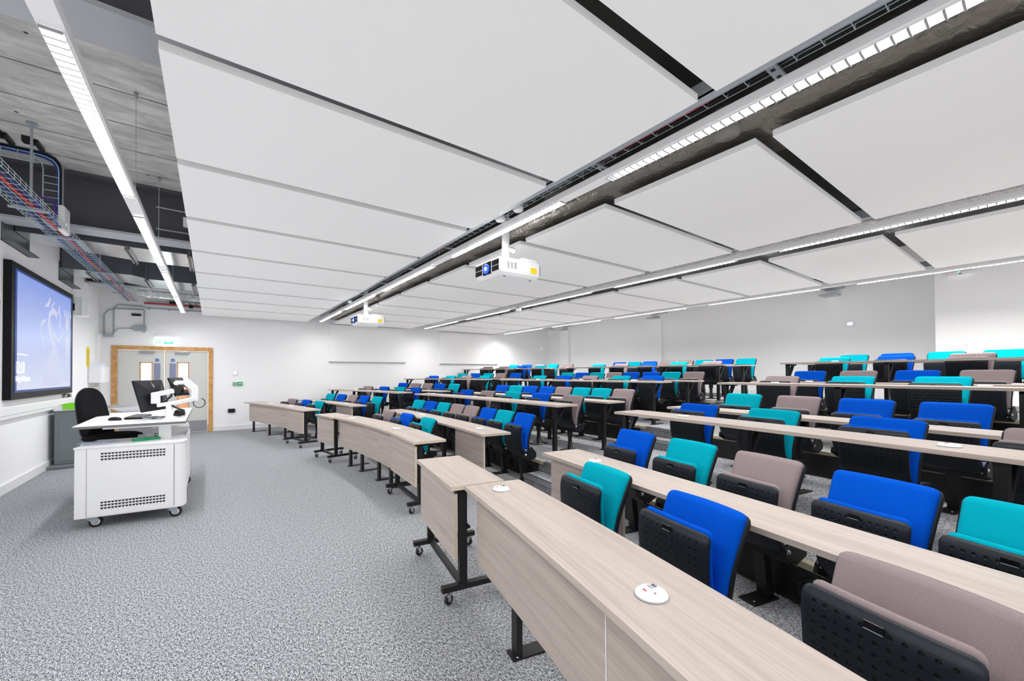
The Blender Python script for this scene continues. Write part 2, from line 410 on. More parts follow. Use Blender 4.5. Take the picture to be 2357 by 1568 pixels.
# walls
b = MB(); b.span((XL-0.15, YN-0.15, 0), (XL, YF+0.15, 4.0), M['wall']); struct(b.build('wall_left'))
b = MB()
dx0, dx1, dz1 = -1.80, -0.02, 2.10
b.span((XL-0.15, YF, 0), (dx0+0.03, YF+0.15, 4.0), M['wall'])
b.span((dx1-0.03, YF, 0), (XR+0.15, YF+0.15, 4.0), M['wall'])
b.span((dx0+0.03, YF, dz1-0.03), (dx1-0.03, YF+0.15, 4.0), M['wall'])
struct(b.build('wall_far'))
b = MB(); b.span((XR, 3.16, 0), (XR+0.15, YF, 4.0), M['wall']); b.span((XR-0.04, 1.33, 0), (XR+0.15, 3.16, 4.0), M['wall'])
b.span((10.4, YN, 0), (XR+0.15, 1.33, 4.0), M['wall']); struct(b.build('wall_right'))
for y0, y1 in ((11.45, 11.95), (7.37, 7.85)):
    b = MB(); b.span((XR-0.10, y0, TIER[3]), (XR+0.01, y1, 3.9), M['wall']); struct(b.build('trim_1'))
b = MB(); b.span((XL-0.15, YN-0.15, 0), (XR+0.15, YN, 4.0), M['wall']); struct(b.build('wall_near'))
b = MB(); b.span((XL-0.15, YN-0.15, ZC), (-0.1, 4.42, ZC+0.2), M['concrete_smooth']); struct(b.build('ceiling'))
b = MB(); b.span((XL-0.15, 4.42, ZC), (-0.1, YF+0.15, ZC+0.2), M['concrete']); struct(b.build('ceiling'))
b = MB(); b.span((-0.1, YN-0.15, ZC), (XR+0.15, YF+0.15, ZC+0.2), M['soffit']); struct(b.build('ceiling'))
# skirtings
b = MB(); b.span((XL, YN, 0), (XL+0.018, YF, 0.12), M['skirt']); struct(b.build('baseboard_left', bevel=0.004))
b = MB(); b.span((dx1+0.06, YF-0.018, 0), (3.3, YF, 0.12), M['skirt']); b.span((XL, YF-0.018, 0), (dx0-0.05, YF, 0.12), M['skirt']); struct(b.build('baseboard_far', bevel=0.004))
b = MB(); b.span((XR-0.02, 3.2, TIER[3]), (XR, YF, TIER[3]+0.12), M['skirt']); struct(b.build('baseboard_right'))
# tier edge nosings (aluminium at the aisles, pale gold trim behind the seats), half steps
k = 2
for t in (1, 2, 3):
    for (y0, y1, mt) in ((YN, 2.95, 'brass'), (2.95, 4.02, 'alu'), (4.02, 8.2, 'brass'), (8.2, 9.2, 'alu'), (9.2, YF, 'brass')):
        b = MB(); f = RISER[t]
        for ya, yb in zip(ys(y0, y1, 8)[:-1], ys(y0, y1, 8)[1:]):
            P = [(f(ya)-0.012, ya), (f(yb)-0.012, yb), (f(yb)+0.05, yb), (f(ya)+0.05, ya)]
            b.prism(P, TIER[t]-0.035, TIER[t]+0.004, M[mt])
        struct(b.build('trim_%d' % k)); k += 1
for t in (1, 2, 3):
    for (y0, y1) in ((3.0, 4.12), (8.25, 9.15)):
        f = RISER[t]; h = (TIER[t]+TIER[t-1])/2
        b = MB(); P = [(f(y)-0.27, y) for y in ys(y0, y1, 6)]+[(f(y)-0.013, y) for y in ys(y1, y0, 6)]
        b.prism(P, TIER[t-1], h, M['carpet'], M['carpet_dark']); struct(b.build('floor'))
        b = MB()
        for ya, yb in zip(ys(y0, y1, 6)[:-1], ys(y0, y1, 6)[1:]):
            b.prism([(f(ya)-0.282, ya), (f(yb)-0.282, yb), (f(yb)-0.215, yb), (f(ya)-0.215, ya)], h-0.035, h+0.004, M['alu'])
            b.prism([(f(ya)-0.250, ya), (f(yb)-0.250, yb), (f(yb)-0.235, yb), (f(ya)-0.235, ya)], h+0.004, h+0.007, M['tyre'])
        struct(b.build('trim_%d' % k)); k += 1

# black riser panels with round floor vents, one panel behind each seat block
def riser_panel(t, y0, y1, label, vents):
    f = lambda y: RISER[t](y)-0.014
    root = thing('riser_panel', label, 'panel', (f((y0+y1)/2), (y0+y1)/2, TIER[t-1]), group='black riser panels behind the rear rows')
    ox, oy, oz = root.location
    b = MB()
    for ya, yb in zip(ys(y0, y1, 12)[:-1], ys(y0, y1, 12)[1:]):
        P = [(f(ya)-0.012-ox, ya-oy), (f(yb)-0.012-ox, yb-oy), (f(yb)-ox, yb-oy), (f(ya)-ox, ya-oy)]
        b.prism(P, 0.012, TIER[t]-TIER[t-1]-0.04, M['black'])
    b.build('panel_sheet', root)
    for y in vents:
        v = MB()
        v.lathe([(0.075, 0.0), (0.078, -0.008), (0.060, -0.012), (0.052, -0.004), (0.030, -0.004), (0.026, -0.010), (0.0, -0.011)], M['plastic'], n=20, axis='X')
        for a in range(8):
            t_ = a*math.pi/4; v.box((-0.007, 0.041*math.cos(t_), 0.041*math.sin(t_)), (0.006, 0.024, 0.006), M['plastic'], rx=t_+0.5)
        v.build('vent', root, (f(y)-0.014-ox, y-oy, (TIER[t]-TIER[t-1])*0.45))
riser_panel(1, 4.14, 8.1, 'black riser panel with round vents behind the second row, middle block', [4.3+0.255*i for i in range(15)])
riser_panel(2, 4.14, 8.1, 'black riser panel with round vents behind the fourth row, middle block', [4.4+0.5*i for i in range(7)])
riser_panel(3, 4.14, 8.1, 'black riser panel behind the sixth row, middle block', [])
riser_panel(1, -1.0, 2.9, 'black riser panel behind the second row, nearest block', [0.3, 0.9, 1.5, 2.1])
riser_panel(2, -1.0, 2.9, 'black riser panel behind the fourth row, nearest block', [])
riser_panel(3, -1.0, 2.9, 'black riser panel behind the sixth row, nearest block', [])
riser_panel(1, 9.2, 12.7, 'black riser panel behind the second row, farthest block', [])
riser_panel(2, 9.2, 12.7, 'black riser panel behind the fourth row, farthest block', [])
riser_panel(3, 9.2, 12.7, 'black riser panel behind the sixth row, farthest block', [])

# ------------------------------------------------------------------ desks
def strip(b, f, off0, off1, y0, y1, z0, z1, m, n, org, m_edge=None):
    """band following the front-edge curve f(y), from off0 to off1 behind it, z0..z1, with length-wise UVs"""
    Y = ys(y0, y1, n); L = 0.0; rows = []
    for i, y in enumerate(Y):
        s = (f(y+0.01)-f(y-0.01))/0.02; q = math.hypot(1, s); nx, ny = 1/q, -s/q
        if i: L += math.hypot(f(y)-f(Y[i-1]), y-Y[i-1])
        a = (f(y)+nx*off0-org[0], y+ny*off0-org[1]); c = (f(y)+nx*off1-org[0], y+ny*off1-org[1]); rows.append((a, c, L))
    W = abs(off1-off0); H = z1-z0; z0 -= org[2]; z1 -= org[2]; ou = random.random()*7; me = m_edge or m
    for (a, c, l), (a2, c2, l2) in zip(rows[:-1], rows[1:]):
        l += ou; l2 += ou
        b.add([(*a, z1), (*c, z1), (*c2, z1), (*a2, z1)], [(0, 1, 2, 3)], m, False, [[(l, 0), (l, W), (l2, W), (l2, 0)]])
        b.add([(*a, z0), (*c, z0), (*c2, z0), (*a2, z0)], [(3, 2, 1, 0)], m, False, [[(l2, 0), (l2, W), (l, W), (l, 0)]])
        b.add([(*a, z0), (*a, z1), (*a2, z1), (*a2, z0)], [(0, 1, 2, 3)], m, False, [[(l, 1), (l, 1+H), (l2, 1+H), (l2, 1)]])
        b.add([(*c, z0), (*c, z1), (*c2, z1), (*c2, z0)], [(3, 2, 1, 0)], m, False, [[(l2, 2), (l2, 2+H), (l, 2+H), (l, 2)]])
    for (a, c, l) in (rows[0], rows[-1]):
        b.add([(*a, z0), (*c, z0), (*c, z1), (*a, z1)], [(0, 1, 2, 3)], me)
    return b
def frame_at(f, y, off):
    s = (f(y+0.01)-f(y-0.01))/0.02; q = math.hypot(1, s)
    return f(y)+off/q, y-s*off/q, math.atan2(-s, 1)          # position, heading of 'backwards'
def weld(o):
    bm = bmesh.new(); bm.from_mesh(o.data); bmesh.ops.remove_doubles(bm, verts=bm.verts, dist=0.0004)
    bmesh.ops.recalc_face_normals(bm, faces=bm.faces); bm.to_mesh(o.data); bm.free(); return o
def socket(root, f, y, off, z, org):
    x, yy, h = frame_at(f, y, off)
    b = MB(); b.lathe([(0.0, 0.0), (0.0525, 0.0), (0.0525, 0.0025), (0.0, 0.0025)], M['galv'], n=28)
    b.lathe([(0.050, 0.002), (0.050, 0.006), (0.044, 0.013), (0.039, 0.016), (0.0, 0.017)], M['white_plastic'], n=28)
    o = b.build('power_socket', root, (x-org[0], yy-org[1], z-org[2])); o.rotation_euler = (R(1.5), 0, h+R(90))
    d = MB(); d.box((0.006, 0.022, 0.0172), (0.014, 0.005, 0.002), M['red']); d.box((-0.022, 0.006, 0.0172), (0.008, 0.005, 0.002), M['grey_edge'])
    d.build('indicator_switch', o)
    d = MB(); d.box((0.016, -0.008, 0.0168), (0.022, 0.010, 0.002), M['steel_plate']); d.box((0.012, -0.024, 0.0172), (0.005, 0.012, 0.002), M['bluecable']); d.box((0.022, -0.024, 0.0172), (0.005, 0.012, 0.002), M['slot'])
    d.build('data_port', o)
def leg_mesh(style, h):
    b = MB()
    if style == 'front':                       # plain posts of the front row
        b.box((0.10, 0, h/2-0.012), (0.032, 0.062, h-0.03), M['black']); b.box((0.22, 0, 0.005), (0.32, 0.085, 0.010), M['black'])
        for x in (0.09, 0.35): b.lathe([(0.008, 0.010), (0.008, 0.013), (0.0, 0.014)], M['chrome'], (x, -0.03, 0), 8); b.lathe([(0.008, 0.010), (0.008, 0.013), (0.0, 0.014)], M['chrome'], (x, 0.03, 0), 8)
        b.box((0.18, 0, h-0.05), (0.22, 0.03, 0.03), M['black'])
    else:                                      # posts with a cantilever bracket
        b.box((0.09, 0, h/2-0.012), (0.05, 0.05, h-0.03), M['black'])
        b.box((0.20, 0, h-0.038), (0.27, 0.05, 0.022), M['black'])
        b.add([(0.11, -0.018, h-0.24), (0.11, -0.018, h-0.30), (0.28, -0.018, h-0.05), (0.23, -0.018, h-0.05), (0.11, 0.018, h-0.24), (0.11, 0.018, h-0.30), (0.28, 0.018, h-0.05), (0.23, 0.018, h-0.05)],
              [(0, 1, 2, 3), (7, 6, 5, 4), (0, 4, 5, 1), (1, 5, 6, 2), (2, 6, 7, 3), (3, 7, 4, 0)], M['black'])
        b.box((0.17, 0, 0.005), (0.26, 0.08, 0.010), M['black'])
        b.lathe([(0.007, 0.010), (0.007, 0.018), (0.0, 0.019)], M['chrome'], (0.26, 0, 0), 8)
    return b
LEGS = {}
def desk(label, f, y0, y1, tier, depth, legs, style, modesty, sockets, group='fixed curved desks', n=14):
    zt = TIER[tier]+0.73
    org = (f((y0+y1)/2), (y0+y1)/2, TIER[tier])
    root = thing('curved_desk', label, 'desk', org, group=group)
    b = MB(); strip(b, f, 0.0, depth, y0, y1, zt-0.026, zt, M['wood'], n, org, M['edge'])
    weld(b.build('desktop', root))
    for (a, c, zl) in modesty:
        b = MB(); strip(b, f, 0.055, 0.075, a, c, TIER[tier]+zl, zt-0.027, M['wood'], 8, org, M['edge_light'])
        weld(b.build('modesty_panel', root))
    for y in legs:
        x, yy, h = frame_at(f, y, 0.0)
        if style not in LEGS: LEGS[style] = leg_mesh(style, 0.73).build('leg', root); o = LEGS[style]
        else: o = LEGS[style].copy(); COL.objects.link(o); o.parent = root
        o.location = (x-org[0], yy-org[1], 0); o.rotation_euler = (0, 0, h)
    for (y, off) in sockets: socket(root, f, y, off, zt, org)
    return root

f1f = lag(((12.34, 0.646), (10.6, 1.09), (8.714, 1.395)))
f1c = lag(((7.703, 1.444), (5.6, 1.70), (3.89, 1.626)))
f1n = lag(((2.183, 1.248), (0.504, 0.859), (-0.8, 0.47)))
desk('front-row curved desk of the nearest block, wood front panels with a thin vertical seam', f1n, 2.183, -1.2, 0, 0.37, (1.67, 0.1, -1.0), 'front', ((2.12, 0.889, 0.27), (0.884, -1.2, 0.27)), ((2.02, 0.17), (0.805, 0.165)), 'front-row desks')
desk('front-row curved desk of the middle block, on four black posts', f1c, 6.92, 4.86, 0, 0.36, (6.55, 6.1, 5.45, 5.0), 'front', ((6.88, 5.95, 0.27), (5.946, 5.35, 0.27), (5.346, 4.88, 0.27)), ((6.6, 0.15), (5.0, 0.17)), 'front-row desks')
desk('front-row desk of the farthest block, its wood panels ending beside the far wall', f1f, 12.34, 9.64, 0, 0.36, (12.0, 11.05, 10.1), 'front', ((12.15, 11.0, 0.27), (10.995, 9.66, 0.27)), ((11.2, 0.18), (9.95, 0.18)), 'front-row desks')
sm = MB(); strip(sm, f1n, 0.0535, 0.0548, 0.8885, 0.8845, 0.272, 0.70, M['white'], 1, bpy.data.objects['curved_desk'].location, M['white']); sm.build('panel_seam', bpy.data.objects['curved_desk'])
f2n = lag(((2.696, 2.314), (0.819, 1.951), (-0.8, 1.60)))
f2c = lag(((7.78, 2.655), (6.0, 2.64), (3.896, 2.455)))
f2f = lag(((12.5, 1.87), (10.748, 2.249), (9.211, 2.419)))
desk('second-row desk of the nearest block, wood end panel reaching almost to the floor', f2n, 2.696, -1.2, 0, 0.37, (2.1, 0.42, -0.7), 'row', ((2.64, 1.75, 0.04),), ((2.2, 0.18),), 'second-row desks')
desk('second-row desk of the middle block, wood panels at both ends', f2c, 7.78, 3.896, 0, 0.37, (7.4, 6.3, 5.3, 4.2), 'row', ((7.72, 6.9, 0.04), (4.83, 3.98, 0.04)), ((4.35, 0.18), (6.4, 0.18)), 'second-row desks')
desk('second-row desk of the farthest block, wood panel at its aisle end', f2f, 12.6, 9.211, 0, 0.37, (12.2, 11.0, 9.9), 'row', ((10.25, 9.27, 0.04),), ((10.0, 0.18),), 'second-row desks')
AD = {3: 3.70, 4: 4.70, 5: 5.95, 6: 7.0, 7: 8.15, 8: 9.2}
SOCK = {(3, 'n'): (2.2, 0.42), (3, 'c'): (7.9, 6.4, 4.95), (4, 'n'): (2.0,), (5, 'n'): (2.25, 0.45), (6, 'n'): (2.2, 0.3), (7, 'n'): (2.2, 0.2), (5, 'c'): (7.2, 5.9, 4.6), (7, 'c'): (8.4, 4.8), (7, 'f'): (10.3,), (3, 'f'): (11.4, 10.3), (6, 'c'): (7.6, 6.1)}
BN = {'n': 'nearest', 'c': 'middle', 'f': 'farthest'}
for r in range(3, 9):
    t = (r-1)//2; f = arc(AD[r])
    for bk, (ya, yb) in {'n': (2.93, -1.2), 'c': (8.35 if r % 2 else 8.15, 3.95), 'f': (12.5 if r < 7 else 12.6, 9.05)}.items():
        nl = 4 if bk != 'n' else 4
        lg = [ya+(yb-ya)*(i+0.06)/(nl-0.88) for i in range(nl)]
        if bk == 'c': lg[-1] = yb+0.16
        desk('%s-row straight-legged desk of the %s block, narrow pale wood top' % (ORD[r], BN[bk]), f, ya, yb, t, 0.37, lg, 'row', (),
             [(y, 0.19) for y in SOCK.get((r, bk), ())], 'tiered desks on black posts')

# mobile flip-top tables
def castor(parent, loc, rz):
    b = MB()
    b.lathe([(0.010, 0.085), (0.014, 0.080), (0.014, 0.068)], M['chrome'], n=10)
    b.add([(-0.012, -0.016, 0.072), (0.022, -0.016, 0.072), (0.026, -0.016, 0.03), (0.010, -0.016, 0.03), (-0.012, -0.013, 0.072), (0.022, -0.013, 0.072), (0.026, -0.013, 0.03), (0.010, -0.013, 0.03)], [(0, 1, 2, 3), (7, 6, 5, 4), (0, 4, 5, 1), (1, 5, 6, 2), (2, 6, 7, 3), (3, 7, 4, 0)], M['chrome'])
    b.add([(-0.012, 0.013, 0.072), (0.022, 0.013, 0.072), (0.026, 0.013, 0.03), (0.010, 0.013, 0.03), (-0.012, 0.016, 0.072), (0.022, 0.016, 0.072), (0.026, 0.016, 0.03), (0.010, 0.016, 0.03)], [(0, 1, 2, 3), (7, 6, 5, 4), (0, 4, 5, 1), (1, 5, 6, 2), (2, 6, 7, 3), (3, 7, 4, 0)], M['chrome'])
    b.span((-0.012, -0.016, 0.066), (0.022, 0.016, 0.072), M['chrome'])
    o = b.build('castor', parent, loc, rz)
    wv = MB(); wv.lathe([(0.012, -0.012), (0.026, -0.012), (0.030, -0.008), (0.030, 0.008), (0.026, 0.012), (0.012, 0.012)], M['tyre'], (0.018, 0, 0.030), 18, 'Y')
    wv.lathe([(0.012, -0.013), (0.012, 0.013)], M['galv'], (0.018, 0, 0.030), 12, 'Y'); wv.build('wheel', o)
    return o
def mobile(label, p0, p1):
    p0 = Vector((*p0, 0)); p1 = Vector((*p1, 0)); L = (p1-p0).length; d = (p1-p0)/L
    rz = math.atan2(d.y, d.x)+math.pi/2            # local +x = backwards (away from the screen), local -y = along p0->p1
    root = thing('mobile_table', label, 'table', p0, math.atan2(d.x, -d.y), 'wheeled flip-top tables in the front row')
    # local frame: x backwards, y from p1 back to p0 (0..-L)
    b = MB(); strip(b, lambda y: 0.0, 0.0, 0.355, 0.0, -L, 0.705, 0.732, M['wood'], 1, (0, 0, 0), M['edge_light']); weld(b.build('tabletop', root))
    b = MB(); strip(b, lambda y: 0.0, 0.028, 0.047, -0.02, -L+0.02, 0.27, 0.690, M['wood'], 1, (0, 0, 0), M['edge_light']); weld(b.build('modesty_panel', root))
    for y in (-0.10, -L+0.035):
        b = MB(); b.box((0.085, y, 0.40), (0.05, 0.035, 0.58), M['black'])
        b.box((0.15, y, 0.693), (0.24, 0.035, 0.022), M['black'])
        b.rod((0.115, y-0.03, 0.47), (0.115, y+0.03, 0.47), 0.012, M['black'])
        b.build('leg', root)
        b = MB(); b.box((0.20, y, 0.105), (0.50, 0.045, 0.035), M['black']); ft = b.build('foot', root, bevel=0.003)
        for x in (-0.02, 0.42): castor(ft, (x, y, 0.004), 0.4 if x < 0 else 2.2)
    b = MB(); b.box((0.085, (-0.04-L)/2, 0.108), (0.035, L-0.16, 0.03), M['black']); b.build('cross_rail', root)
    return root
mobile('wheeled table butted against the front-row desk of the nearest block', (1.325, 3.090), (1.168, 2.212))
mobile('wheeled table at the far end of the middle front row, beside the far aisle', (1.440, 7.705), (1.538, 6.955))
mobile('wheeled table at the near end of the middle front row, beside the near aisle', (1.705, 4.83), (1.630, 3.89))
mobile('wheeled table at the aisle end of the farthest front row', (1.245, 9.62), (1.392, 8.714))

CHAIRS = [
 (1,'n',[(2.066,1.735,2.936,'T'),(1.9,1.0,2.901,'B'),(1.699,0.239,2.866,'G')]),
 (2,'n',[(3.162,2.312,2.945,'B'),(3.03,1.697,2.915,'T'),(2.887,1.112,2.888,'G'),(2.728,0.529,2.861,'B'),(2.58,0.04,2.838,'T')]),
 (3,'n',[(4.227,2.303,3.009,'B'),(4.114,1.543,2.978,'T'),(3.971,0.753,2.946,'B'),(3.807,-0.012,2.916,'G')]),
 (4,'n',[(5.342,2.34,3.011,'T'),(5.253,1.726,2.986,'G'),(5.151,1.126,2.961,'B'),(5.034,0.525,2.937,'B')]),
 (5,'n',[(6.48,2.328,3.01,'G'),(6.359,1.516,2.977,'T'),(6.217,0.737,2.946,'T'),(6.045,-0.062,2.914,'B')]),
 (6,'n',[(7.645,2.359,3.011,'B'),(7.556,1.741,2.986,'G'),(7.449,1.112,2.961,'B'),(7.332,0.512,2.937,'G')]),
 (7,'n',[(8.68,2.324,3.01,'T'),(8.559,1.515,2.977,'B'),(8.413,0.717,2.945,'G'),(8.252,-0.033,2.915,'T')]),
 (8,'n',[(9.841,2.331,3.01,'T'),(9.752,1.719,2.985,'B'),(9.647,1.104,2.96,'T'),(9.526,0.487,2.936,'T')]),
 (1,'c',[(2.424,6.695,-3.102,'G'),(2.44,5.933,-3.14,'B'),(2.426,5.154,3.104,'T')]),
 (2,'c',[(3.454,7.801,-3.067,'T'),(3.485,7.304,-3.091,'B'),(3.504,6.797,-3.117,'T'),(3.51,6.282,3.141,'G'),(3.504,5.792,3.116,'G'),(3.482,5.25,3.089,'B'),(3.452,4.771,3.065,'T'),(3.405,4.255,3.04,'B')]),
 (3,'c',[(4.36,7.454,-3.06,'B'),(4.409,6.722,-3.091,'G'),(4.436,5.916,-3.124,'T'),(4.437,5.138,3.127,'B'),(4.414,4.382,3.095,'G')]),
 (4,'c',[(5.451,7.68,-3.051,'B'),(5.489,7.216,-3.07,'T'),(5.518,6.741,-3.09,'B'),(5.539,6.231,-3.111,'B'),(5.549,5.757,-3.131,'G'),(5.549,5.275,3.132,'T'),(5.54,4.793,3.112,'T'),(5.52,4.303,3.092,'G')]),
 (5,'c',[(6.589,7.702,-3.05,'T'),(6.65,6.894,-3.084,'B'),(6.682,6.117,-3.116,'G'),(6.689,5.281,3.132,'T'),(6.67,4.527,3.101,'B')]),
 (6,'c',[(7.731,7.888,-3.042,'T'),(7.774,7.404,-3.062,'B'),(7.808,6.913,-3.083,'T'),(7.833,6.402,-3.104,'G'),(7.846,5.914,-3.124,'B'),(7.85,5.391,3.137,'B'),(7.842,4.896,3.116,'T'),(7.824,4.382,3.095,'G')]),
 (7,'c',[(8.786,7.736,-3.049,'T'),(8.844,6.99,-3.08,'G'),(8.881,6.163,-3.114,'B'),(8.89,5.349,3.135,'T'),(8.871,4.55,3.102,'G')]),
 (8,'c',[(9.928,7.919,-3.041,'B'),(9.973,7.42,-3.062,'T'),(10.008,6.922,-3.082,'B'),(10.033,6.395,-3.104,'G'),(10.047,5.866,-3.126,'G'),(10.05,5.37,3.136,'T'),(10.041,4.86,3.115,'B'),(10.022,4.348,3.094,'T')]),
 (1,'f',[(1.663,11.474,-2.87,'G'),(1.86,10.717,-2.905,'B'),(2.01,10.046,-2.937,'T')]),
 (2,'f',[(2.692,12.022,-2.863,'T'),(2.841,11.475,-2.888,'B'),(2.985,10.883,-2.916,'G'),(3.104,10.329,-2.943,'B'),(3.222,9.693,-2.974,'T')]),
 (3,'f',[(3.621,11.77,-2.886,'G'),(3.815,10.977,-2.917,'B'),(3.975,10.222,-2.947,'T'),(4.104,9.517,-2.976,'B')]),
 (4,'f',[(4.704,11.872,-2.882,'B'),(4.853,11.284,-2.905,'G'),(4.981,10.724,-2.927,'G'),(5.097,10.164,-2.95,'B'),(5.205,9.57,-2.974,'T')]),
 (5,'f',[(5.794,12.057,-2.875,'B'),(5.996,11.272,-2.906,'T'),(6.158,10.555,-2.934,'G'),(6.308,9.781,-2.965,'T')]),
 (6,'f',[(6.925,12.165,-2.871,'T'),(7.081,11.574,-2.894,'B'),(7.219,11.002,-2.916,'T'),(7.338,10.455,-2.938,'G'),(7.456,9.847,-2.962,'B')]),
 (7,'f',[(7.961,12.177,-2.87,'G'),(8.151,11.455,-2.898,'G'),(8.331,10.679,-2.929,'B'),(8.485,9.908,-2.96,'T')]),
 (8,'f',[(9.121,12.176,-2.87,'T'),(9.273,11.607,-2.892,'B'),(9.415,11.02,-2.916,'G'),(9.537,10.461,-2.938,'T'),(9.654,9.86,-2.962,'G')]),
]

# ------------------------------------------------------------------ tip-up seats
def pad(prof, wid, T, mat_f, mat_b, zr, curve=0.02, back_off=0.0, n=26, closed_back=True):
    """prof: list of (x, z) up the centre line; wid(s): half width at s (0..1); T: front thickness; zr unused"""
    A = [-1, -0.97, -0.9, -0.78, -0.55, -0.28, 0, 0.28, 0.55, 0.78, 0.9, 0.97, 1]
    # resample the profile
    P = [Vector((p[0], p[1])) for p in prof]; d = [0]
    for p, q in zip(P[:-1], P[1:]): d.append(d[-1]+(q-p).length)
    S = sorted(set([0, 0.012, 0.035, 0.07, 0.93, 0.965, 0.988, 1]+[i/n for i in range(2, n-1)]))
    def at(s):
        t = s*d[-1]
        for i in range(len(P)-1):
            if t <= d[i+1]+1e-9:
                k = (t-d[i])/(d[i+1]-d[i]); return P[i].lerp(P[i+1], k)
        return P[-1]
    front, backv = [], []
    for s in S:
        p = at(s); q = (at(min(1, s+0.04))-at(max(0, s-0.04))).normalized(); nx, nz = q.y, -q.x      # normal towards +x
        es = (1-abs(2*s-1)**14)**0.5
        for a in A:
            y = a*wid(s); c = curve*a*a; ea = (1-abs(a)**12)**0.5
            o = T*es*ea
            front.append((p.x+c+nx*o, y, p.y+nz*o)); backv.append((p.x+c-nx*back_off*es*ea, y, p.y-nz*back_off*es*ea))
    nA, nS = len(A), len(S); fs = [(i*nA+j, i*nA+j+1, (i+1)*nA+j+1, (i+1)*nA+j) for i in range(nS-1) for j in range(nA-1)]
    b = MB(); b.add(front, fs, mat_f, True); b.add(backv, [f[::-1] for f in fs], mat_b, True)
    return b
def half_w(w0, w1, top_r, total, bot_r=None):
    bot_r = bot_r or top_r
    def f(s):
        w = w0+(w1-w0)*s; z = s*total; r = top_r
        if z > total-r: k = z-(total-r); return w-r+math.sqrt(max(0, r*r-k*k))
        r = bot_r
        if z < r: k = r-z; return w-r+math.sqrt(max(0, r*r-k*k))
        return w
    return f
def weldm(o, d=0.0003):
    bm = bmesh.new(); bm.from_mesh(o.data); bmesh.ops.remove_doubles(bm, verts=bm.verts, dist=d)
    bmesh.ops.recalc_face_normals(bm, faces=bm.faces); bm.to_mesh(o.data); bm.free(); return o
def make_seat(kind, H, colour):
    """local +x faces the stage; origin on the floor under the top edge of the backrest"""
    root = bpy.data.objects.new('tip_up_seat', None); COL.objects.link(root); root.empty_display_size = 0.1
    cm = M[colour]; dz = H-0.815
    z0 = 0.375+dz
    bp = [(0.115, z0), (0.120, z0+0.05), (0.118, z0+0.12), (0.100, z0+0.20), (0.066, z0+0.29), (0.026, z0+0.38), (0.0, H)]
    b = pad(bp, half_w(0.206, 0.221, 0.035, 0.46, 0.03), 0.042, cm, cm, 0); weldm(b.build('backrest_cushion', root))
    bs = [(p[0]-0.004, p[1]-0.004*(i == 0)-0.005*(i == 6)) for i, p in enumerate(bp)]
    b = pad(bs, half_w(0.214, 0.230, 0.036, 0.460, 0.03), 0.016, M['plastic'], M['plastic'], 0, back_off=0.034); weldm(b.build('backrest_shell', root))
    # tipped-up seat: shell with dimples towards the stage, cushion on the hidden side showing along the top
    h = dz*0.0
    sp_ = [(0.165, 0.345), (0.205, 0.40), (0.238, 0.47), (0.252, 0.56), (0.255, 0.66), (0.248, 0.72), (0.232, 0.752)]
    b = pad(sp_, half_w(0.198, 0.208, 0.03, 0.42, 0.05), 0.012, M['holes'], M['plastic'], 0, curve=-0.006, back_off=0.034)
    sh = weldm(b.build('seat_shell', root))
    b = MB(); b.box((0.2655, 0.0, 0.726), (0.006, 0.046, 0.020), M['slot']); b.box((0.267, 0.0, 0.715), (0.006, 0.044, 0.002), M['galv'])
    b.build('seat_grip', sh)
    sc = [(0.135, 0.36), (0.170, 0.41), (0.200, 0.48), (0.214, 0.56), (0.218, 0.66), (0.215, 0.72), (0.208, 0.763)]
    b = pad(sc, half_w(0.190, 0.198, 0.03, 0.42, 0.05), 0.012, cm, cm, 0, curve=-0.006, back_off=0.016); weldm(b.build('seat_cushion', root))
    for sgn in (-1, 1):
        b = MB(); y = sgn*0.212
        b.add([(0.20, y-0.012, 0.40), (0.215, y-0.012, 0.35), (0.11, y-0.012, 0.30), (0.02, y-0.012, 0.34), (0.015, y-0.012, 0.40), (0.09, y-0.012, 0.41+dz),
               (0.20, y+0.012, 0.40), (0.215, y+0.012, 0.35), (0.11, y+0.012, 0.30), (0.02, y+0.012, 0.34), (0.015, y+0.012, 0.40), (0.09, y+0.012, 0.41+dz)],
              [(0, 1, 2, 3, 4, 5), (11, 10, 9, 8, 7, 6)]+[(i, (i+1) % 6, 6+(i+1) % 6, 6+i) for i in range(6)], M['plastic'])
        hb = b.build('hinge_arm', root, bevel=0.004)
        b = MB(); b.lathe([(0.0, -0.017), (0.012, -0.016), (0.016, -0.012), (0.016, 0.012), (0.012, 0.016), (0.0, 0.017)], M['chrome'] if sgn > 0 else M['chrome'], (0.178, y, 0.385), 12, 'Y'); b.build('hinge_bolt', hb)
    b = MB(); b.box((0.11, 0, 0.325), (0.07, 0.41, 0.045), M['black']); b.build('crossbar', root)
    b = MB()
    if kind == 'post':
        b.lathe([(0.150, 0.0), (0.150, 0.006), (0.120, 0.014), (0.040, 0.022), (0.036, 0.10), (0.030, 0.105), (0.030, 0.22), (0.042, 0.225), (0.042, 0.31)], M['black'], (0.10, 0, 0), 24)
    else:
        b.box((0.09, 0, 0.17), (0.055, 0.075, 0.32), M['black'], ry=0.12); b.box((0.13, 0, 0.006), (0.22, 0.11, 0.012), M['black'])
        for x in (0.05, 0.21): b.lathe([(0.008, 0.012), (0.008, 0.018), (0.0, 0.019)], M['chrome'], (x, 0.03, 0), 8)
        b.box((-0.02, 0, 0.29), (0.16, 0.05, 0.03), M['black'])
    b.build('pedestal' if kind == 'post' else 'support_leg', root)
    return root
PROTO = {}
ORDN = ['', 'one', 'two', 'three', 'four', 'five', 'six', 'seven', 'eight']
CN = {'T': ('teal', 'teal'), 'B': ('blue', 'bright blue'), 'G': ('mauve', 'mauve-grey')}
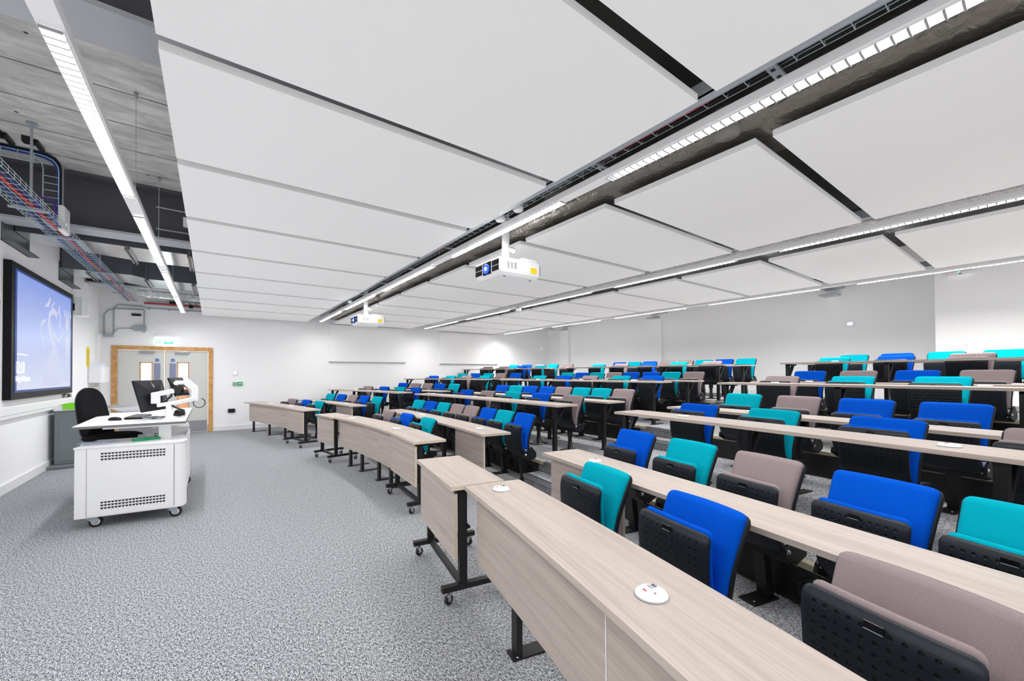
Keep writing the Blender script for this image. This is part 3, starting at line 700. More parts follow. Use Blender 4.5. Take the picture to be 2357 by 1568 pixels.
for (r, bk, row) in CHAIRS:
    kind, H = ('post', 0.815) if r % 2 else ('leg', 0.885)
    tz = TIER[(r-1)//2]
    for i, (x, y, a, c) in enumerate(row):
        key = (kind, c)
        if key not in PROTO: o = PROTO[key] = make_seat(kind, H, CN[c][0])
        else: o = copy_tree(PROTO[key])
        o.location = (x, y, tz); o.rotation_euler = (0, 0, a)
        side = ('%s from left' % ORD[i+1]) if i else 'leftmost'
        tag(o, '%s tip-up seat, %s of %s, %s row, %s block' % (CN[c][1], side, ORDN[len(row)], ORD[r], BN[bk]), 'seat', 'tip-up lecture seats')

# ------------------------------------------------------------------ hung ceiling panels
STR = [(-0.20, 2.13, 'between the two lit lines nearest the stage'), (2.83, 5.18, 'in the middle strip'), (5.98, 8.38, 'in the strip nearest the back wall')]
PY = [(-1.34+1.25*i, -1.34+1.25*i+1.15) for i in range(11)]
SN = ['stage-side', 'middle', 'rear']
for si, (xa, xb, _) in enumerate(STR):
    for i, (ya, yb) in enumerate(PY):
        nf = 11-i
        if i == 10: yb = 12.55
        b = MB(); sk = 0.03 if (si == 0 and i < 2) else 0.0
        P = [(xa, ya+sk), (xb, ya), (xb, yb), (xa, yb+sk)]
        b.prism([(p[0]-xa, p[1]-ya) for p in P], 0.0, 0.041, M['panel'])
        o = b.build('ceiling_panel', None, (xa, ya, 2.90), bevel=0.003)
        pos = 'end panel against the far wall' if nf == 1 else '%s panel from the far wall' % ORD[nf]
        tag(o, 'white hung ceiling panel, %s in the %s strip' % (pos, SN[si]), 'ceiling panel', 'white hung acoustic panels')

# ------------------------------------------------------------------ linear lights
LN = ['line over the lectern', 'line with the two projectors', 'line over the upper rows', 'line along the back wall']
for i, x in enumerate(LED_X):
    root = thing('linear_light', 'long white linear light, the %s' % LN[i], 'light', (x, 5.5, LED_Z), group='long linear ceiling lights')
    b = MB(); b.span((-0.046, -7.2, 0.0), (0.046, 6.82, 0.055), M['white']); b.build('housing', root, bevel=0.003)
    for (a, c) in LED_Y:
        b = MB(); n = max(3, int((c-a)/0.053)); p = (c-a)/n
        for k in range(n+1): b.box((0, a+p*k-5.5, -0.014), (0.072, 0.009, 0.010), M['louvre'])
        for sx in (-0.038, 0.038): b.box((sx, (a+c)/2-5.5, -0.006), (0.003, c-a, 0.012), M['white'])
        b.build('lit_louvre', root)
    for y in (4.9, 6.85, 9.2, 11.2, 2.3):
        b = MB(); b.rod((0, y-5.5, 0.10), (0, y-5.5, ZC-LED_Z), 0.003, M['wire'], 6); b.lathe([(0.015, ZC-LED_Z-0.05), (0.015, ZC-LED_Z)], M['galv'], (0, y-5.5, 0), 8); b.build('hanging_wire', root)

# ------------------------------------------------------------------ things in the gaps between the panels
for si, x in ((0, 2.19), (1, 5.24), (2, 8.44)):
    b = MB(); b.span((x, YN+0.05, 2.957), (x+0.065, 12.6, 2.965), M['galv']); b.span((x, YN+0.05, 2.957), (x+0.008, 12.6, 3.04), M['galv'])
    tag(b.build('support_channel'), 'galvanised steel channel along the right edge of the %s panel strip' % SN[si], 'steel channel', 'galvanised channels carrying the panels')
def basket(name, label, p0, L, wdt, h, m, step=0.10, cables=(), group=None, axis='y'):
    root = thing(name, label, 'cable tray', p0, 0, group)
    if axis == 'x': root.rotation_euler = (0, 0, -math.pi/2)
    b = MB()
    for x in [-wdt/2, 0, wdt/2]: b.rod((x, 0, 0), (x, L, 0), 0.0028, m, 5)
    for x in (-wdt/2, wdt/2): b.rod((x, 0, h), (x, L, h), 0.0028, m, 5); b.rod((x, 0, h/2), (x, L, h/2), 0.0028, m, 5)
    n = int(L/step)
    for k in range(n+1):
        y = k*L/n
        b.rod((-wdt/2, y, 0), (wdt/2, y, 0), 0.003, m, 4, cap=False); b.rod((-wdt/2, y, 0), (-wdt/2, y, h+0.01), 0.003, m, 4, cap=False); b.rod((wdt/2, y, 0), (wdt/2, y, h+0.01), 0.003, m, 4, cap=False)
    b.build('wire_mesh', root)
    for (x, z, r, cm) in cables:
        b = MB(); pts = [(x+0.012*math.sin(i*1.3+x*40), L*i/24, z+0.006*math.sin(i*2.1)) for i in range(25)]
        b.tube(pts, r, M[cm], 6); b.build('cable', root)
    return root
basket('wire_basket_tray', 'wire basket tray with red and blue cables above the projector light line', (2.425, -1.6, 3.07), 14.1, 0.13, 0.055, M['wire'], 0.12,
       ((0.0, 0.012, 0.011, 'red'), (-0.035, 0.013, 0.010, 'bluecable'), (0.03, 0.012, 0.008, 'blackcable')))
for k, y in enumerate((0.9, 2.15, 3.45, 4.7, 5.95, 7.2, 8.45, 9.7)):
    b = MB(); b.box((2.42, y, 3.05), (0.34, 0.05, 0.014), M['galv']); 
    for q in (-0.08, 0, 0.08): b.box((2.42+q, y, 3.042), (0.022, 0.02, 0.004), M['slot'])
    o = b.build('slotted_bracket'); tag(o, 'slotted steel bracket across the projector gap, %s from the camera' % ORD[k+1], 'bracket', 'slotted brackets over the projector gap')
for (x0, x1, z0, z1, nm, ref) in ((2.72, 3.30, 3.00, 3.22, 'foil', 'the gap beside the projector light line'), (5.68, 6.30, 3.00, 3.22, 'foil_bright', 'the gap over the upper rows')):
    b = MB(); n = 60
    for i in range(n):
        pass
    L = 14.0; pts = []; fs = []
    prof = [(x0, z0+0.05), (x0+0.05, z0), (x1-0.05, z0), (x1, z0+0.05), (x1, z1), (x0, z1)]
    for i in range(n+1):
        y = -1.5+L*i/n
        for (px_, pz_) in prof: pts.append((px_+random.uniform(-.008, .008), y, pz_+random.uniform(-.008, .008)))
    q = len(prof)
    fs = [(i*q+k, i*q+(k+1) % q, (i+1)*q+(k+1) % q, (i+1)*q+k) for i in range(n) for k in range(q)]
    b.add(pts, fs, M[nm], True); o = b.build('lagged_duct'); tag(o, 'foil-wrapped duct lying above %s' % ref, 'duct')
# beams in the void
for k, y in enumerate((3.0, 7.38, 11.55)):
    root = thing('steel_beam', 'dark steel beam across the room, %s from the camera' % ORD[k+1], 'beam', (4.6, y, 3.26), group='dark steel beams in the ceiling')
    b = MB(); b.span((-6.7, -0.17, 0), (6.7, 0.17, 0.03), M['flange']); b.build('bottom_flange', root)
    b = MB(); b.span((-6.7, -0.012, 0.03), (6.7, 0.012, 0.69), M['steelpaint']); b.span((-6.7, -0.17, 0.66), (6.7, 0.17, 0.695), M['steelpaint']); b.build('web', root)
# services on the beam near the stage-side panels
b = MB(); b.rod((-0.62, 7.30, 3.72), (0.3, 7.30, 3.70), 0.012, M['galv'], 8); b.rod((-0.62, 7.30, 3.42), (0.3, 7.30, 3.41), 0.012, M['galv'], 8); b.box((-0.28, 7.27, 3.56), (0.10, 0.07, 0.13), M['white_plastic'])
tag(b.build('conduit_run'), 'pair of short conduits with a white box on the dark beam web', 'conduit')

# ducts between the dark beam and the far wall
def duct(label, pts, z0, z1, m_b, m_s, rails):
    root = thing('metal_duct', label, 'duct', (pts[0][0], pts[0][1], z0)); ox, oy, oz = root.location
    b = MB(); Q = [(p[0]-ox, p[1]-oy) for p in pts]; n = len(Q)
    vs = [(*p, 0) for p in Q]+[(*p, z1-z0) for p in Q]
    b.add(vs, [tuple(range(n))[::-1]], m_b); b.add(vs, [tuple(range(n, 2*n))]+[(i, (i+1) % n, n+(i+1) % n, n+i) for i in range(n)], m_s)
    b.build('duct_casing', root)
    for (x, ya, yb) in rails:
        b = MB(); b.span((x-0.03-ox, ya-oy, -0.045), (x-0.016-ox, yb-oy, -0.003), M['alu']); b.span((x+0.016-ox, ya-oy, -0.045), (x+0.03-ox, yb-oy, -0.003), M['alu']); b.span((x-0.016-ox, ya+0.01-oy, -0.02), (x+0.016-ox, yb-0.01-oy, -0.003), M['slot'])
        b.rod((x-ox, ya-0.03-oy, -0.05), (x-ox, ya-0.03-oy, 0.69), 0.006, M['galv'], 6); b.rod((x-ox, yb+0.03-oy, -0.06), (x-ox, yb+0.03-oy, 0.69), 0.006, M['galv'], 6)
        b.build('hanger_rail', root)
    return root
duct('wide galvanised duct just behind the dark beam', [(-2.0, 7.80), (-0.95, 7.85), (1.95, 7.85), (1.95, 8.75), (-0.95, 8.75), (-2.0, 8.35)], 3.25, 3.62, M['galv_shiny'], M['duct_dark'], ((-0.98, 7.9, 8.78), (-0.66, 7.85, 8.85), (-0.28, 7.85, 8.85)))
duct('second galvanised duct, nearer the far wall', [(-2.0, 9.75), (-1.15, 9.75), (-0.95, 10.0), (1.95, 10.0), (1.95, 10.95), (-0.95, 10.95), (-1.5, 10.5), (-2.0, 10.5)], 3.20, 3.62, M['galv_shiny'], M['duct_dark'], ((-1.7, 9.8, 10.45), (-0.98, 10.0, 10.9), (-0.68, 10.05, 11.0), (-0.30, 10.05, 11.0)))
# angle brackets where the ducts meet the screen wall
for k, (ya, yb) in enumerate(((7.45, 8.35), (9.7, 10.55))):
    b = MB(); b.span((XL, ya, 3.04-0.05*k), (XL+0.10, yb, 3.055-0.05*k), M['duct_dark']); b.span((XL, ya, 3.04-0.05*k), (XL+0.012, yb, 3.30), M['duct_dark'])
    tag(b.build('angle_bracket'), 'dark steel angle on the screen wall under the %s duct' % ('wide' if k == 0 else 'second'), 'bracket')
b = MB(); pts = []; n = 30
for i in range(n+1):
    x = -1.30+3.2*i/n
    for k in range(12):
        t = 2*math.pi*k/12; r = 0.16+random.uniform(-.012, .012); pts.append((x, 11.9+r*math.cos(t), 3.25+0.75*r*math.sin(t)))
b.add(pts, [(i*12+k, i*12+(k+1) % 12, (i+1)*12+(k+1) % 12, (i+1)*12+k) for i in range(n) for k in range(12)], M['foil_bright'], True)
tag(b.build('foil_duct'), 'crumpled silver foil flexible duct running beside the far wall', 'duct')
b = MB(); b.span((-0.62, 12.0, 3.10), (2.0, 12.3, 3.106), M['galv']); b.span((-0.62, 12.0, 3.10), (2.0, 12.006, 3.15), M['galv']); b.span((-0.62, 12.294, 3.10), (2.0, 12.3, 3.15), M['galv'])
for i in range(20):
    for j in range(3): b.box((-0.55+0.12*i, 12.06+0.09*j, 3.098), (0.07, 0.03, 0.003), M['slot'])
tag(b.build('perforated_tray'), 'perforated steel cable tray near the far wall, beside the panels', 'cable tray')

# long basket tray beside the screen wall, its hangers and cables
basket('wire_basket_tray', 'long wire basket tray with a red cable running above the screen wall', (-1.47, -1.4, 3.10), 13.9, 0.22, 0.06, M['wire'], 0.13,
       ((0.03, 0.014, 0.013, 'red'), (-0.05, 0.012, 0.010, 'bluecable'), (-0.02, 0.012, 0.009, 'blackcable'), (0.075, 0.012, 0.008, 'bluecable')))
for k, y in enumerate((6.1, 7.15, 9.2, 11.3)):
    b = MB(); b.rod((-1.46, y, 3.09), (-1.46, y, 3.96), 0.011, M['galv'], 8); b.box((-1.47, y, 3.088), (0.28, 0.035, 0.018), M['galv']); b.box((-1.46, y, 3.945), (0.07, 0.05, 0.02), M['galv'])
    tag(b.build('threaded_hanger'), 'steel rod hanger holding the long basket tray, %s from the camera' % ORD[k+1], 'hanger', 'rod hangers of the long tray')
root = thing('ladder_tray', 'upright cable ladder with blue cables dropping from the slab to the long tray', 'cable tray', (-1.42, 6.80, 3.15))
b = MB()
pth = [(-0.58, 0.0, 0.765), (-0.16, 0.0, 0.765), (-0.10, 0.0, 0.755), (-0.045, 0.0, 0.73), (-0.012, 0.0, 0.68), (0.0, 0.0, 0.62), (0.0, 0.0, 0.0)]
for off in (0.0, 0.12):
    b.tube([(p[0]-off*(0 if i < 2 else 1), p[1], p[2]-(0.10 if (i < 2 and off) else 0)) for i, p in enumerate(pth)], 0.005, M['wire'], 6)
for i in range(7): b.rod((-0.12, 0, 0.06+0.08*i), (0.0, 0, 0.06+0.08*i), 0.004, M['wire'], 5)
for i in range(4): b.rod((-0.55+0.12*i, 0, 0.765), (-0.55+0.12*i, 0, 0.665), 0.004, M['wire'], 5)
b.build('ladder_frame', root)
for k, (mm, q) in enumerate((('bluecable', 0.0), ('blackcable', 0.022), ('bluecable', -0.022))):
    b = MB(); b.tube([(p[0]+q*0.5, p[1]+0.02, p[2]+q+0.012) for p in pth], 0.012, M[mm], 6); b.build('cable', root)
b = MB(); b.tube([(-0.02, -0.03, 0.06), (-0.02, -0.03, 0.20), (-0.045, -0.03, 0.26), (-0.09, -0.03, 0.285), (-0.135, -0.03, 0.26), (-0.155, -0.03, 0.20), (-0.155, -0.02, 0.0)], 0.010, M['purple'], 8); b.build('cable_loop', root)
for k, x in enumerate((-1.80, -1.58)):
    b = MB(); b.box((x, 6.5, 3.93), (0.08, 0.08, 0.06), M['black']); b.box((x+0.05, 6.62, 3.94), (0.04, 0.24, 0.035), M['black'])
    tag(b.build('black_clamp'), 'black clamp fixed to the concrete slab, %s of two' % ('left' if k == 0 else 'right'), 'clamp', 'black clamps under the slab')
root = thing('junction_box', 'white wireless box with a green light on the long basket tray', 'box', (-1.385, 6.85, 3.07))
b = MB(); b.box((0, 0, 0.15), (0.055, 0.24, 0.30), M['white_plastic']); b.build('box_casing', root, bevel=0.02, seg=3)
b = MB(); b.box((0.029, -0.05, 0.10), (0.003, 0.008, 0.008), M['greenled']); b.box((0.029, -0.05, 0.05), (0.003, 0.015, 0.015), M['grey_edge']); b.build('indicator', root)
# conduits in the far corner
b = MB()
b.tube([(-1.95, 12.72, 2.36), (-1.95, 12.72, 2.80), (-1.88, 12.72, 2.90), (-1.78, 12.72, 2.94), (-1.30, 12.72, 2.96)], 0.016, M['galv'], 8)
b.tube([(-1.80, 12.74, 2.36), (-1.80, 12.74, 2.95), (-1.72, 12.74, 3.04), (-1.3, 12.74, 3.03)], 0.013, M['galv'], 8)
b.tube([(-1.78, 12.74, 2.42), (-1.72, 12.74, 2.50), (-1.35, 12.74, 2.52)], 0.010, M['galv'], 8)
b.rod((-1.28, 12.72, 2.42), (-1.28, 12.72, 2.96), 0.013, M['galv'], 8); b.box((-1.36, 12.72, 2.52), (0.22, 0.06, 0.12), M['galv']); b.box((-1.42, 12.74, 2.83), (0.16, 0.03, 0.05), M['tyre'])
b.box((-1.88, 12.72, 2.33), (0.16, 0.07, 0.06), M['galv'])
tag(b.build('conduit_run'), 'bent steel conduits and small boxes high in the corner beside the door', 'conduit')
b = MB(); b.span((-1.28, 12.66, 3.10), (2.2, 12.68, 3.125), M['red']); b.span((-1.28, 12.68, 3.085), (2.2, 12.74, 3.10), M['galv']); b.rod((-1.28, 12.73, 3.005), (2.2, 12.73, 3.0), 0.014, M['galv'], 8)
for i in range(9): b.box((-1.2+0.36*i, 12.72, 2.99), (0.03, 0.05, 0.04), M['galv'])
b.box((-0.75, 12.70, 3.17), (0.16, 0.04, 0.06), M['tyre']); b.box((-0.42, 12.68, 3.13), (0.08, 0.06, 0.13), M['tyre'])
tag(b.build('cable_run'), 'red cable and grey conduit running along the top of the far wall', 'cable')

# ------------------------------------------------------------------ projectors, speakers, detectors, cameras
def projector(x0, y0, label, wd, ln, z0):
    root = thing('projector', label, 'projector', (x0, y0, z0), group='ceiling projectors')
    H = 0.185
    P = [(0, 0.02), (0.02, 0), (ln-0.03, 0), (ln, 0.03), (ln, wd-0.03), (ln-0.03, wd), (0.02, wd), (0, wd-0.02)]
    b = MB(); n = len(P); cx, cy = ln/2, wd/2
    def ring(z, k): return [(cx+(p[0]-cx)*k, cy+(p[1]-cy)*k, z) for p in P]
    vs = ring(0.0, 0.86)+ring(0.03, 0.97)+ring(0.055, 1.0)+ring(H-0.02, 1.0)+ring(H, 0.95)
    fs = [tuple(range(n))[::-1], tuple(range(4*n, 5*n))]+[(j*n+i, j*n+(i+1) % n, (j+1)*n+(i+1) % n, (j+1)*n+i) for j in range(4) for i in range(n)]
    b.add(vs, fs, M['white_plastic']); b.span((ln*0.55, 0.02, H), (ln*0.92, wd*0.6, H+0.03), M['white_plastic']); cas = b.build('projector_body', root, bevel=0.008, seg=3)
    b = MB(); b.span((-0.006, wd*0.34, 0.03), (0.004, wd*0.64, H-0.02), M['screenblack']); b.build('lens_housing', root, bevel=0.004)
    b = MB(); b.lathe([(0.052, 0.0), (0.052, -0.012), (0.045, -0.014), (0.0, -0.006)], M['lens'], (-0.006, wd*0.49, H*0.5), 24, 'X'); b.lathe([(0.020, -0.012), (0.014, -0.020), (0.0, -0.022)], M['lenscore'], (-0.006, wd*0.49, H*0.5), 16, 'X'); b.build('lens', root)
    for (ya, yb) in ((0.05, 0.29), (0.69, 0.95)):
        for (za, zb) in ((0.045, 0.095), (0.105, 0.155)):
            b = MB(); b.span((-0.004, wd*ya, za), (0.004, wd*yb, zb), M['screenblack'])
            for k in range(5): b.span((-0.006, wd*ya+0.004, za+0.006+k*0.009), (-0.002, wd*yb-0.004, za+0.009+k*0.009), M['slot'])
            b.build('air_grille', root)
    b = MB()
    for g in range(3):
        for k in range(6):
            for q in range(2): b.box((ln*0.18+g*0.045+q*0.016, -0.001, 0.075+k*0.012), (0.013, 0.003, 0.005), M['grey_edge'])
    b.build('side_vent', root)
    b = MB(); b.box((ln*0.80, -0.001, 0.085), (0.085, 0.003, 0.06), M['yellow']); b.build('yellow_label', root)
    b = MB()
    for k in range(6): b.box((ln-0.002, 0.03+0.0*k, 0.06+k*0.018), (0.006, 0.02, 0.010), M['slot'])
    b.box((ln*0.2, wd*0.15, 0.0), (0.03, 0.02, 0.004), M['slot']); b.box((ln*0.85, wd*0.2, 0.002), (0.03, 0.03, 0.006), M['slot']); b.build('base_fitting', root)
    b = MB(); b.rod((ln*0.42, wd*0.45, H), (ln*0.42, wd*0.45, H+0.03), 0.075, M['white'], 20); b.rod((ln*0.42, wd*0.45, H+0.03), (ln*0.42, wd*0.45, ZC-z0), 0.042, M['white'], 20)
    b.rod((ln*0.42, wd*0.45, H+0.17), (ln*0.42+0.10, wd*0.45-0.03, H+0.15), 0.03, M['white'], 12); b.build('ceiling_pole', root)
    return root
projector(2.38, 3.42, 'large white projector with a glowing blue lens, hanging nearer the camera', 0.50, 0.56, 2.455)
projector(2.34, 8.36, 'white projector farther away, hanging in front of the far wall', 0.50, 0.56, 2.44)
for k, (x, y, z) in enumerate(((2.33, 3.34, 2.955), (2.345, 3.06, 2.965), (2.36, 9.0, 2.95))):
    b = MB(); b.lathe([(0.05, 0.06), (0.052, 0.03), (0.050, 0.012), (0.040, 0.0), (0.0, -0.002)], M['white_plastic'], n=24); b.lathe([(0.035, 0.06), (0.035, 0.10)], M['galv'], n=12)
    tag(b.build('ceiling_sensor', None, (x, y, z)), ['white round ceiling sensor, farther of the close pair above the near projector', 'white round ceiling sensor, nearer of the close pair above the near projector', 'single white round ceiling sensor above the far projector'][k], 'sensor', 'round ceiling sensors')
for k, (x, y) in enumerate(((2.80, 1.30), (2.80, 8.45))):
    b = MB(); b.lathe([(0.085, 0.16), (0.085, 0.03), (0.075, 0.0), (0.0, 0.0)], M['speaker_cloth'], n=28)
    tag(b.build('ceiling_speaker', None, (x-0.05, y, 2.99)), ['grey round ceiling speaker in the projector gap, nearest the camera', 'grey round ceiling speaker in the projector gap, near the far projector'][k], 'speaker', 'round speakers in the gap')
root = thing('security_camera', 'small white camera under the light line over the upper rows', 'camera', (5.52, 7.2, 2.86))
b = MB(); b.lathe([(0.055, 0.05), (0.06, 0.0), (0.05, -0.04), (0.0, -0.055)], M['white_plastic'], n=20); b.build('camera_body', root)
b = MB(); b.rod((-0.05, 0.0, -0.01), (-0.10, 0.0, -0.02), 0.032, M['white_plastic'], 16); b.rod((-0.10, 0, -0.02), (-0.103, 0, -0.0206), 0.022, M['slot'], 14); b.build('camera_lens', root)
for k, (x, y, z) in enumerate(((10.36, 1.01, 3.107), (11.26, 12.5, 3.18))):
    root = thing('emergency_light', ['white emergency light with a green spot by the bright right wall', 'small white emergency light near the far end of the back light line'][k], 'light', (x, y, z))
    b = MB(); b.box((0, 0, 0), (0.08, 0.30, 0.07), M['white_plastic']); b.build('light_casing', root, bevel=0.01)
    b = MB(); b.box((-0.042, 0.02, 0.02), (0.003, 0.02, 0.012), M['greenled']); b.box((-0.042, 0, -0.015), (0.003, 0.035, 0.012), M['slot']); b.build('status_lamp', root)
for k, (x, y) in enumerate(((11.1, 3.05), (11.1, 7.55), (11.1, 11.6))):
    b = MB(); b.box((x+(0 if k else -0.02), y, 3.12), (0.40, 0.30, 0.02), M['galv']); tag(b.build('steel_plate'), 'small grey steel plate high on the back wall, %s from the camera' % ORD[k+1], 'plate', 'grey plates on the back wall')

# ------------------------------------------------------------------ screen wall
def text_mesh(name, body, size, mat, loc, rot, parent, ext=0.001, sx=1.0, align='LEFT'):
    c = bpy.data.curves.new(name, 'FONT'); c.body = body; c.size = size; c.extrude = ext; c.align_x = align
    o = bpy.data.objects.new(name, c); COL.objects.link(o)
    bpy.context.view_layer.update()
    dg = bpy.context.evaluated_depsgraph_get(); me = bpy.data.meshes.new_from_object(o.evaluated_get(dg)); bpy.data.objects.remove(o)
    me.materials.clear(); me.materials.append(mat)
    o = bpy.data.objects.new(name, me); COL.objects.link(o); o.parent = parent; o.location = loc; o.rotation_euler = rot; o.scale = (sx, 1, 1)
    return o
XS = XL+0.075
root = thing('display_screen', 'large black-framed screen showing a pale blue crest image and the time', 'screen', (XL, 8.86, 1.13))
y0, y1, zt = -1.335, 1.335, 1.70
b = MB(); b.span((0.0, y0, 0), (0.070, y1, zt), M['screenblack']); b.build('screen_frame', root, bevel=0.004)
b = MB(); b.span((0.070, y0+0.10, 0.085), (0.074, y1-0.09, zt-0.075), M['screenblue']); b.build('screen_border', root)
b = MB(); b.span((0.0745, y0+0.155, 0.115), (0.0765, y1-0.165, zt-0.105), M['screen']); b.build('screen_image', root)
text_mesh('clock_text', '13:10', 0.215, M['screentext'], (0.0785, y0+0.11, 0.325), (R(90), 0, R(90)), root, sx=0.62)
text_mesh('date_text', 'Friday 15 October', 0.10, M['screentext'], (0.0785, y0+0.11, 0.225), (R(90), 0, R(90)), root, sx=0.66)
b = MB(); b.span((0.0765, y0+0.16, 0.560), (0.0785, y0+0.50, 0.572), M['screentext']); b.build('address_text', root)
# ghosted crest: plain ribbons and plates
def ribbon(b, pts, m, x=0.0772):
    L, Rr = [], []
    for i, (y, z, wd_) in enumerate(pts):
        a = pts[max(0, i-1)]; c = pts[min(len(pts)-1, i+1)]; d = Vector((c[0]-a[0], c[1]-a[1])).normalized(); n = Vector((-d.y, d.x))
        L.append((x, y+n.x*wd_, z+n.y*wd_)); Rr.append((x, y-n.x*wd_, z-n.y*wd_))
    k = len(pts); b.add(L+Rr, [(i, i+1, k+i+1, k+i) for i in range(k-1)], m)
b = MB(); C = M['crest']
def yy(u): return y0+0.155+u*2.35            # picture fraction across, from the left
def zz(v): return 0.115+v*1.48               # picture fraction up
ribbon(b, [(yy(.66), zz(.70), .02), (yy(.67), zz(.76), .05), (yy(.60), zz(.79), .05), (yy(.53), zz(.74), .045), (yy(.51), zz(.64), .05), (yy(.56), zz(.52), .065), (yy(.62), zz(.43), .07), (yy(.655), zz(.38), .06)], C)
b.add([(0.0770, yy(u), zz(v)) for u, v in ((.60, .41), (.66, .41), (.72, .36), (.745, .25), (.75, .02), (.40, .02), (.42, .12), (.46, .24), (.53, .35))], [tuple(range(9))], C)
ribbon(b, [(yy(.55), zz(.68), .01), (yy(.62), zz(.55), .03), (yy(.72), zz(.49), .035), (yy(.79), zz(.56), .02), (yy(.84), zz(.66), .004)], C)
ribbon(b, [(yy(.46), zz(.67), .02), (yy(.38), zz(.63), .03), (yy(.36), zz(.54), .015), (yy(.41), zz(.46), .03), (yy(.41), zz(.36), .012)], C)
ribbon(b, [(yy(.44), zz(.80), .01), (yy(.50), zz(.83), .035), (yy(.54), zz(.90), .03)], C)
ribbon(b, [(yy(.56), zz(.76), .008), (yy(.58), zz(.84), .02), (yy(.63), zz(.88), .01)], C)
ribbon(b, [(yy(.73), zz(.87), .015), (yy(.72), zz(.79), .045), (yy(.76), zz(.75), .02), (yy(.74), zz(.67), .035), (yy(.76), zz(.60), .01)], C)
b.lathe([(0.0, 0.0), (0.12, 0.0005), (0.12, 0.0), (0.0, 0.0006)], C, (0.077, yy(.91), zz(.69)), 20, 'X')
for q in range(4): ribbon(b, [(yy(.84+.05*q), zz(.76), .012), (yy(.86+.045*q), zz(.80), .03), (yy(.85+.045*q), zz(.85), .012)], C)
ribbon(b, [(yy(.86), zz(.62), .012), (yy(.93), zz(.55), .012), (yy(.985), zz(.61), .012)], C)
ribbon(b, [(yy(.92), zz(.55), .12), (yy(.92), zz(.42), .13), (yy(.92), zz(.30), .06), (yy(.92), zz(.05), .05)], C)
for q in range(3): b.span((0.0768, yy(.78+.075*q), zz(.05)), (0.0776, yy(.81+.075*q), zz(.34-.05*q)), C)
b.build('crest_image', root)
# whiteboard at the far left, dado trunking, speaker, notice, dispenser
root = thing('whiteboard', 'aluminium-edged whiteboard left of the screen', 'whiteboard', (XL, 6.55, 1.08))
b = MB(); b.span((0, -0.80, 0), (0.018, 0.80, 1.21), M['board']); b.build('board', root)
b = MB()
for (a, c) in (((0, -0.82, -0.02), (0.025, 0.82, 0.0)), ((0, -0.82, 1.21), (0.025, 0.82, 1.23)), ((0, -0.82, -0.02), (0.025, -0.80, 1.23)), ((0, 0.80, -0.02), (0.025, 0.82, 1.23))): b.span(a, c, M['alu'])
b.build('board_frame', root)
root = thing('wall_trunking', 'white cable trunking running along the screen wall below the screen', 'trunking', (XL, 4.5, 0.90))
b = MB(); b.span((0, -6.0, 0), (0.05, 7.9, 0.155), M['white_plastic']); b.build('trunking_body', root, bevel=0.006)
b = MB(); b.span((0.05, -6.0, 0.05), (0.056, 7.9, 0.135), M['white_plastic']); b.build('trunking_lid', root, bevel=0.003)
b = MB(); b.span((XL, 12.35, 1.0), (XL+0.06, 12.55, 2.33), M['white_plastic']); tag(b.build('vertical_trunking', bevel=0.005), 'upright white trunking in the corner beside the door', 'trunking')
root = thing('wall_speaker', 'white wall speaker beside the screen', 'speaker', (XL+0.05, 10.55, 2.50))
b = MB(); b.prism([(0, -0.14), (0.10, -0.16), (0.16, -0.08), (0.17, 0.0), (0.16, 0.08), (0.10, 0.16), (0, 0.14)], 0, 0.33, M['white_plastic']); b.build('speaker_body', root, bevel=0.008)
b = MB(); b.prism([(0.102, -0.155), (0.165, -0.08), (0.176, 0.0), (0.165, 0.08), (0.10, 0.155), (0.10, 0.0)], 0.015, 0.315, M['board']); b.build('speaker_grille', root)
b = MB(); b.span((-0.05, -0.04, 0.1), (0.0, 0.04, 0.22), M['black']); b.build('wall_bracket', root)
root = thing('wall_notice', 'tall yellow paper notice on the wall above the towel dispenser', 'notice', (XL, 11.68, 1.60))
b = MB(); b.span((0, -0.13, 0), (0.003, 0.13, 0.40), M['yellow']); b.build('notice_sheet', root)
b = MB()
for k in range(9): b.span((0.003, -0.09, 0.05+0.035*k), (0.0038, 0.09-0.02*(k % 3), 0.058+0.035*k), M['slot'])
b.build('notice_print', root)
root = thing('towel_dispenser', 'white paper towel dispenser with a towel sticking up, on the screen wall', 'dispenser', (XL, 12.0, 1.28))
b = MB(); b.prism([(0, -0.33), (0.20, -0.31), (0.23, -0.25), (0.23, 0.25), (0.20, 0.31), (0, 0.33)], 0, 0.33, M['white_plastic']); b.build('dispenser_body', root, bevel=0.03, seg=3)
b = MB(); b.add([(0.05, -0.15, 0.33), (0.18, 0.12, 0.33), (0.17, 0.16, 0.41), (0.06, -0.08, 0.37)], [(0, 1, 2, 3)], M['paper']); b.add([(0.08, -0.05, 0.33), (0.14, 0.20, 0.33), (0.12, 0.20, 0.40), (0.10, 0.0, 0.38)], [(0, 1, 2, 3)], M['paper']); b.build('paper_towel', root)
root = thing('wall_box', 'white wall panel with a small switch below the towel dispenser', 'box', (XL, 12.05, 0.85))
b = MB(); b.span((0, -0.3, 0), (0.05, 0.35, 0.34), M['white_plastic']); b.build('box_front', root, bevel=0.012)
b = MB(); b.box((0.052, 0.02, 0.22), (0.006, 0.09, 0.10), M['grey_edge']); b.build('switch', root)
